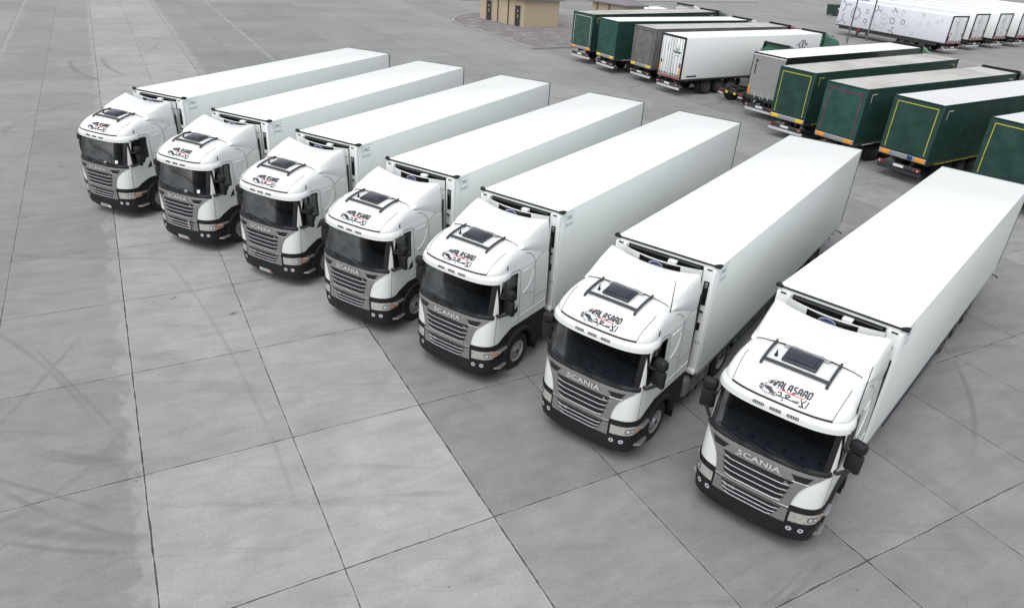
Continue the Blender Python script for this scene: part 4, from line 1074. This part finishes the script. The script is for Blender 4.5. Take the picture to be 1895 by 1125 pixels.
# individual details
for i in (0, 1, 2):
    q = MB(); q.add([FX(x, z, .02) for x, z in ((.26, .36), (-.26, .36), (-.26, .475), (.26, .475))], [(0, 1, 2, 3)], 0)
    q.add([FX(x, z, .0215) for x, z in ((-.16, .365), (-.255, .365), (-.255, .47), (-.16, .47))], [(0, 1, 2, 3)], 1)
    for xx in (.17, .10, .03, -.04, -.10): q.add([FX(x, z, .022) for x, z in ((xx + .02, .39), (xx - .02, .39), (xx - .02, .445), (xx + .02, .445))], [(0, 1, 2, 3)], 2)
    q.build('number_plate', [plate_m, red_lens if i else plate_m, dark_grey], tractors[i], 0)
for i in (0, 1):
    q = MB(); q.add([FX(x, z, .012) for x, z in ((-.80, 2.10), (-.90, 2.10), (-.90, 2.21), (-.80, 2.21))], [(0, 1, 2, 3)], 0)
    q.add([FX(x, z, .012) for x, z in ((-.30, 2.06), (-.42, 2.06), (-.42, 2.12), (-.30, 2.12))], [(0, 1, 2, 3)], 0)
    q.build('windscreen_sticker', sticker, tractors[i], 0)
q = MB(); q.grid(lambda x, z: FX(-x, z, .055), frange(.36, .46, 3), frange(.80, 1.12, 4), 0); q.build('loose_strip', alu, tractors[1], 0)
q = MB(); q.grid(lambda y, z: SY(-1, y, z, -.05 + .02 * math.sin(y * 40)), frange(2.2, 1.82, 12), frange(2.2, 2.9, 4), 0); q.build('window_curtain', curtain_teal, tractors[2], 60)
q = MB(); q.tube([SY(-1, 1.62, 3.42, 0), SY(-1, 1.62, 3.42, 0) + Vector((0, 0, .75))], [.014, .007], 5); q.build('whip_aerial', dark_grey, tractors[5])
q = MB(); q.tube([SY(-1, 2.18, 3.16, 0), SY(-1, 2.18, 3.16, 0) + Vector((0, -.03, .95))], [.014, .007], 5); q.build('whip_aerial', dark_grey, tractors[6])

# ================================================================== SECOND ROW
def place(x, y, al, L): # rear centre -> location of front face, rotation
    return (x + L * math.cos(al), y + L * math.sin(al), 0), al - PI / 2
G2 = 'trailers of the second row seen from behind'
def cur(p, L, W, **k):
    loc, rz = place(*p, L); return make_curtain(k.pop('name'), k.pop('label'), G2, L, W, loc, rz, **k)
B1 = (4.44, 64.10, .63); B2 = (6.24, 60.47, .53); B3 = (8.71, 57.25, .55); B4 = (10.24, 53.47, .56); B5 = (15.2, 47.15, .63); B6 = (15.34, 42.23, .63); B7 = (16.67, 38.36, .60); B8 = (19.06, 35.53, .59)
B9 = (21.01 + .559 * 1.25, 32.74 - .829 * 1.25, .59)
cur(B1, 15.0, 2.6, name='curtain_trailer', label='green curtain trailer with a dull pale outlined tail, beside the paved island', side=green_tarp, rear=green_dull, roof=roof_dusty, frame_m=green_tarp, tape=pale_tape, tick=yellow_tape, plates=orange_ref)
cur(B2, 13.9, 2.45, name='curtain_trailer', label='green curtain trailer with a plain bluish green tail and clean white roof', side=green_tarp, rear=green_tarp2, roof=trailer_white, frame_m=green_tarp2, plates=yellow_ref)
cur(B3, 14.1, 2.5, name='curtain_trailer', label='grey curtain trailer with a grey brown tail and dusty roof', side=grey_tarp, rear=grey_tarp, roof=roof_dusty, frame_m=grey_tarp, tape=dark_grey, plates=yellow_ref)
loc, rz = place(*B4, 14.3); make_box_trailer('refrigerated_trailer', 'white hard sided trailer with closed double doors and a dark emblem near its front', G2, 14.3, 2.5, loc, rz, mark=True)
cur(B5, 15.6, 2.5, name='curtain_trailer', label='trailer with silver grey slatted doors and a clean white roof edged in black', side=cab_dark, rear=silver_panel, roof=trailer_white, frame_m=cab_dark, kind='door', plates=orange_ref)
cur(B6, 15.9, 2.36, name='curtain_trailer', label='green curtain trailer with yellow outlined tail, dusty roof and yellow marking plates', side=green_tarp, rear=green_tarp, roof=roof_dusty, frame_m=green_tarp2, tape=yellow_tape, tick=yellow_tape, plates=yellow_ref, rail=yellow_tape)
cur(B7, 15.4, 2.4, name='curtain_trailer', label='green curtain trailer with a sagging faded red outline on its creased tail', side=green_tarp, rear=green_tarp2, roof=roof_dusty, frame_m=green_tarp2, tape=pink_tape, tick=pale_tape, plates=orange_ref, sag=.10)
cur(B8, 13.6, 2.55, name='curtain_trailer', label='green curtain trailer with yellow outlined tail, white roof and a blue plate', side=green_tarp, rear=green_tarp, roof=roof_white, frame_m=green_tarp, tape=yellow_tape, tick=pale_tape, plates=orange_ref, rail=yellow_tape, blue=True, under=dark_grey)
cur(B9, 13.6, 2.55, name='curtain_trailer', label='green curtain trailer cut off by the right edge, only its taped tail showing', side=green_tarp, rear=green_tarp, roof=roof_white, frame_m=green_tarp, tape=yellow_tape, tick=pale_tape, plates=orange_ref, rail=yellow_tape)
GT = 'tractors standing in the second row'
def tr(p, L, name, label, pm):
    loc, rz = place(*p, L); t_ = make_tractor(name, label, GT, pm, False, loc, rz); t_.scale = (1, 1, 1.045)
tr(B1, 15.0, 'tractor_unit', 'dark tractor hidden ahead of the dull green trailer, only its roof showing', cab_dark)
tr(B2, 13.9, 'tractor_unit', 'white tractor ahead of the plain tailed green trailer with the clean white roof', paint)
tr(B3, 14.1, 'tractor_unit', 'dark red tractor ahead of the grey curtain trailer', cab_red)
tr(B4, 14.3, 'tractor_unit', 'green tractor coupled to the white hard sided trailer', cab_green)
tr(B5, 15.6, 'tractor_unit', 'green tractor coupled to the silver doored trailer, barely showing over its roof', cab_green)
tr(B7, 15.4, 'tractor_unit', 'very dark tractor ahead of the red taped green trailer', cab_dark)
# bobtails: chassis tail at given point
make_tractor('tractor_unit', 'green tractor without trailer, its bare black chassis tail showing between two trailers', GT, cab_green, False, (14.35 + 3.25 * math.cos(.56), 51.4 + 3.25 * math.sin(.56), 0), .56 - PI / 2)
make_tractor('tractor_unit', 'white tractor without a trailer, farthest one, behind the dull green trailer', GT, paint, False, (15.4, 79.0, 0), .62 - PI / 2)
# short white box body half hidden beyond the second hut
make_box_trailer('box_trailer', 'short white box trailer mostly hidden beyond the smaller sand coloured hut', G2, 3.6, 2.3, (15.3, 89.4, 0), .42 - PI / 2, H=2.5)

# ================================================================== FAR GROUP, top right
G3 = 'white trailers lined up at the top right'
def far(x, y, al, L, W, label, **k):
    loc, rz = place(x, y, al, L); return make_box_trailer('refrigerated_trailer', label, G3, L, W, loc, rz, **k)
far(47.11, 84.91, 2.06, 15.2, 2.75, 'far trailer printed with grey cog outlines on its pale side wall', side=lavender_white, motif=True, reds=True)
far(52.3, 89.9, 2.09, 14.5, 2.7, 'white trailer beside the cog printed one, with stained reddish doors')
far(56.8, 92.9, 2.09, 14.5, 2.7, 'white trailer third along the far line, bright clean doors')
far(61.3, 95.9, 2.09, 14.5, 2.7, 'white trailer fourth along the far line, doors cut by the right edge')
for k in range(3):
    loc, rz = place(65.8 + 4.5 * k, 98.9 + 3.0 * k, 2.09, 14.5)
    make_box_trailer('refrigerated_trailer', ['white roof behind the fourth far trailer, at the top right edge', 'white roof with a black edge, second from the top right corner', 'white roof closest to the top right corner'][k], G3, 14.5, 2.6, loc, rz)

# ================================================================== ISLAND, HUTS, POLES, BIN
def arc_poly(pts, n=6):   # Catmull-Rom through the points
    o = []; m = len(pts)
    for i in range(m - 1):
        p0, p1, p2, p3 = (Vector(pts[max(i - 1, 0)]), Vector(pts[i]), Vector(pts[i + 1]), Vector(pts[min(i + 2, m - 1)]))
        for k in range(n):
            t = k / n; o.append(.5 * ((2 * p1) + (p2 - p0) * t + (2 * p0 - 5 * p1 + 4 * p2 - p3) * t * t + (3 * p1 - p0 - 3 * p2 + p3) * t ** 3))
    return [tuple(v) for v in o] + [tuple(pts[-1])]
tip = arc_poly([(-4.45, 77.63), (-6.43, 81.31), (-7.91, 83.3), (-8.7, 85.77), (-8.64, 88.86), (-7.92, 91.43), (-6.5, 94.2)])
isl = [(30.0, 88.6), (.34, 69.4)] + tip + [(5.6, 97.8), (22.0, 108.4)]
def island_mat():
    m = bpy.data.materials.new('block_paving'); m.use_nodes = True; g = NT(m); b = g.n['Principled BSDF']; c = g.coord('Object')
    br = g.n.new('ShaderNodeTexBrick'); br.inputs['Scale'].default_value = 2.6; br.inputs['Mortar Size'].default_value = .03
    br.inputs['Color1'].default_value = (.215, .20, .20, 1); br.inputs['Color2'].default_value = (.165, .155, .16, 1); br.inputs['Mortar'].default_value = (.12, .11, .11, 1); g.link(c, br.inputs['Vector'])
    n = g.noise(c, .7, 6, .7, .5); cc = g.mix(g.ramp(n, .48, .62, 0, .6), br.outputs['Color'], (.33, .32, .31)); cc = g.mix(g.ramp(g.noise(c, 4, 5, .7), .48, .62, 0, .6), cc, (.09, .085, .09))
    g.link(cc, b.inputs['Base Color']); b.inputs['Roughness'].default_value = .9; return m
q = MB().prism(isl, 'z', 0, .12, 0); o = q.build('island_paving', island_mat(), smooth=0); o['kind'] = 'structure'
q = MB(); n = len(isl)
for i in range(n):
    a, b = Vector(isl[i]), Vector(isl[(i + 1) % n]); d = (b - a)
    if d.length < .01: continue
    nn = Vector((-d.y, d.x)).normalized() * .09
    q.prism([tuple(a - nn), tuple(b - nn), tuple(b + nn), tuple(a + nn)], 'z', .0, .16, 0)
o = q.build('kerb', kerb_m, smooth=0); o['kind'] = 'structure'
q = MB().prism([(-10, 108), (4.2, 116.6), (40, 137), (40, 137.6), (4.0, 117.1), (-10, 108.6)], 'z', 0, .15, 0); o = q.build('far_kerb', kerb_m, smooth=0); o['kind'] = 'structure'

def hut(label, corner, dr, dl, wr, wl, hgt, doors):
    """corner nearest the camera; dr, dl: unit directions of the right and left walls"""
    H_ = thing('hut', label, 'hut', (corner[0], corner[1], .12)); dr = Vector(dr).normalized(); dl = Vector(dl).normalized()
    P = lambda a, b, z: tuple(Vector((dr.x, dr.y, 0)) * a + Vector((dl.x, dl.y, 0)) * b + Vector((0, 0, z)))
    q = MB().add([P(0, 0, 0), P(wr, 0, 0), P(wr, wl, 0), P(0, wl, 0), P(0, 0, hgt), P(wr, 0, hgt), P(wr, wl, hgt), P(0, wl, hgt)], [(0, 1, 5, 4), (1, 2, 6, 5), (2, 3, 7, 6), (3, 0, 4, 7)], 0)
    q.build('wall', stucco, H_, 0)
    e = .35; q = MB().add([P(-e, -e, hgt), P(wr + e, -e, hgt), P(wr + e, wl + e, hgt), P(-e, wl + e, hgt), P(-e, -e, hgt + .12), P(wr + e, -e, hgt + .12), P(wr + e, wl + e, hgt + .12), P(-e, wl + e, hgt + .12),
                          P(wr / 2, wr / 2, hgt + .75), P(wr / 2, wl - wr / 2, hgt + .75)],
                         [(0, 1, 5, 4), (1, 2, 6, 5), (2, 3, 7, 6), (3, 0, 4, 7), (0, 3, 2, 1), (4, 5, 8), (5, 6, 9, 8), (6, 7, 9), (7, 4, 8, 9)], 0)
    rf = q.build('roof', roof_sheet, H_, 0)
    for b0, b1 in doors:
        q = MB().add([P(-.03, b0, 0), P(-.03, b1, 0), P(-.03, b1, 2.1), P(-.03, b0, 2.1)], [(0, 1, 2, 3)], 0)
        m_ = (b0 + b1) / 2; q.add([P(-.04, m_ - .09, .9), P(-.04, m_ + .09, .9), P(-.04, m_, 1.35)], [(0, 1, 2)], 1)
        q.add([P(-.04, m_ - .06, 1.5), P(-.04, m_ + .06, 1.5), P(-.04, m_ + .06, 1.62), P(-.04, m_ - .06, 1.62)], [(0, 1, 2, 3)], 2)
        dd = q.build('door', [brown_door, yellow_tape, plate_m], H_, 0)
        q = MB()
        for a, b in ((b0 - .12, b0), (b1, b1 + .12)): q.add([P(-.035, a, 0), P(-.035, b, 0), P(-.035, b, 2.2), P(-.035, a, 2.2)], [(0, 1, 2, 3)], 0)
        q.build('door_frame', kerb_m, dd, 0)
    q = MB()
    for bb in (2.55, 4.35):
        if bb < wl: q.tube([P(-.08, bb, 0), P(-.08, bb, hgt)], .05, 6)
    q.build('downpipe', brown_door, H_)
    return H_
hut('sand rendered hut with two brown doors on the paved island', (-.76, 83.49), (3.87, 1.90), (-4.83, 5.27), 4.31, 7.6, 2.72, [(.55, 1.42), (5.55, 6.45)])
hut('smaller sand rendered hut partly hidden behind the green trailer roofs', (10.5, 84.4), (3.87, 1.90), (-4.83, 5.27), 2.2, 5.2, 2.7, [])
def pole(name, label, x, y, h, r=.10):
    P_ = thing(name, label, 'lamp post', (x, y, 0), 0, 'tall thin lamp posts')
    MB().tube([(0, 0, 0), (0, 0, h)], [r, r * .6], 10).build('post', pole_m, P_); MB().box((0, 0, .05), (.45, .45, .1), 0, .03).build('base_plate', kerb_m, P_)
    MB().tube([(0, 0, h), (.2, -.6, h + .15), (.25, -1.2, h + .15)], .04, 6).box((.25, -1.3, h + .13), (.25, .6, .1), 0, .03).build('lamp_head', pole_m, P_)
pole('lamp_post', 'left of the two thin posts crossing in front of the cog printed trailer', 36.78, 88.16, 9.5)
pole('lamp_post', 'right of the two thin posts crossing in front of the cog printed trailer', 40.21, 91.05, 9.5)
pole('lamp_post', 'thin dark post between the two sand coloured huts', 9.08, 109.7, 8, .09)
B_ = thing('waste_container', 'green wheeled waste container beside the front of the cog printed trailer', 'dumpster', (48.0, 122.3, 0), R(30))
q = MB(); q.prism([(-1.05, 0.2), (1.05, .2), (1.3, 1.5), (-1.3, 1.5)], 'y', -.75, .75, 0); q.build('body', bin_green, B_, 0)
MB().box((0, 0, 1.56), (2.7, 1.6, .12), 0, .04).build('lid', bin_green, B_)
MB().add([(-.5, -.756, .9), (.5, -.756, .9), (.5, -.756, 1.2), (-.5, -.756, 1.2)], [(0, 1, 2, 3)]).build('front_label', plate_m, B_, 0)
for sx, sy in ((-.9, -.6), (.9, -.6), (-.9, .6), (.9, .6)): MB().lathe([(-.04, 0), (-.04, .12), (.04, .12), (.04, 0)], 12, 0, 'x', (sx, sy, .12)).build('castor', rubber, B_)
MB().tube([(1.0, -.2, 1.6), (1.0, -.2, 3.8)], .04, 6).build('side_post', pole_m, B_)
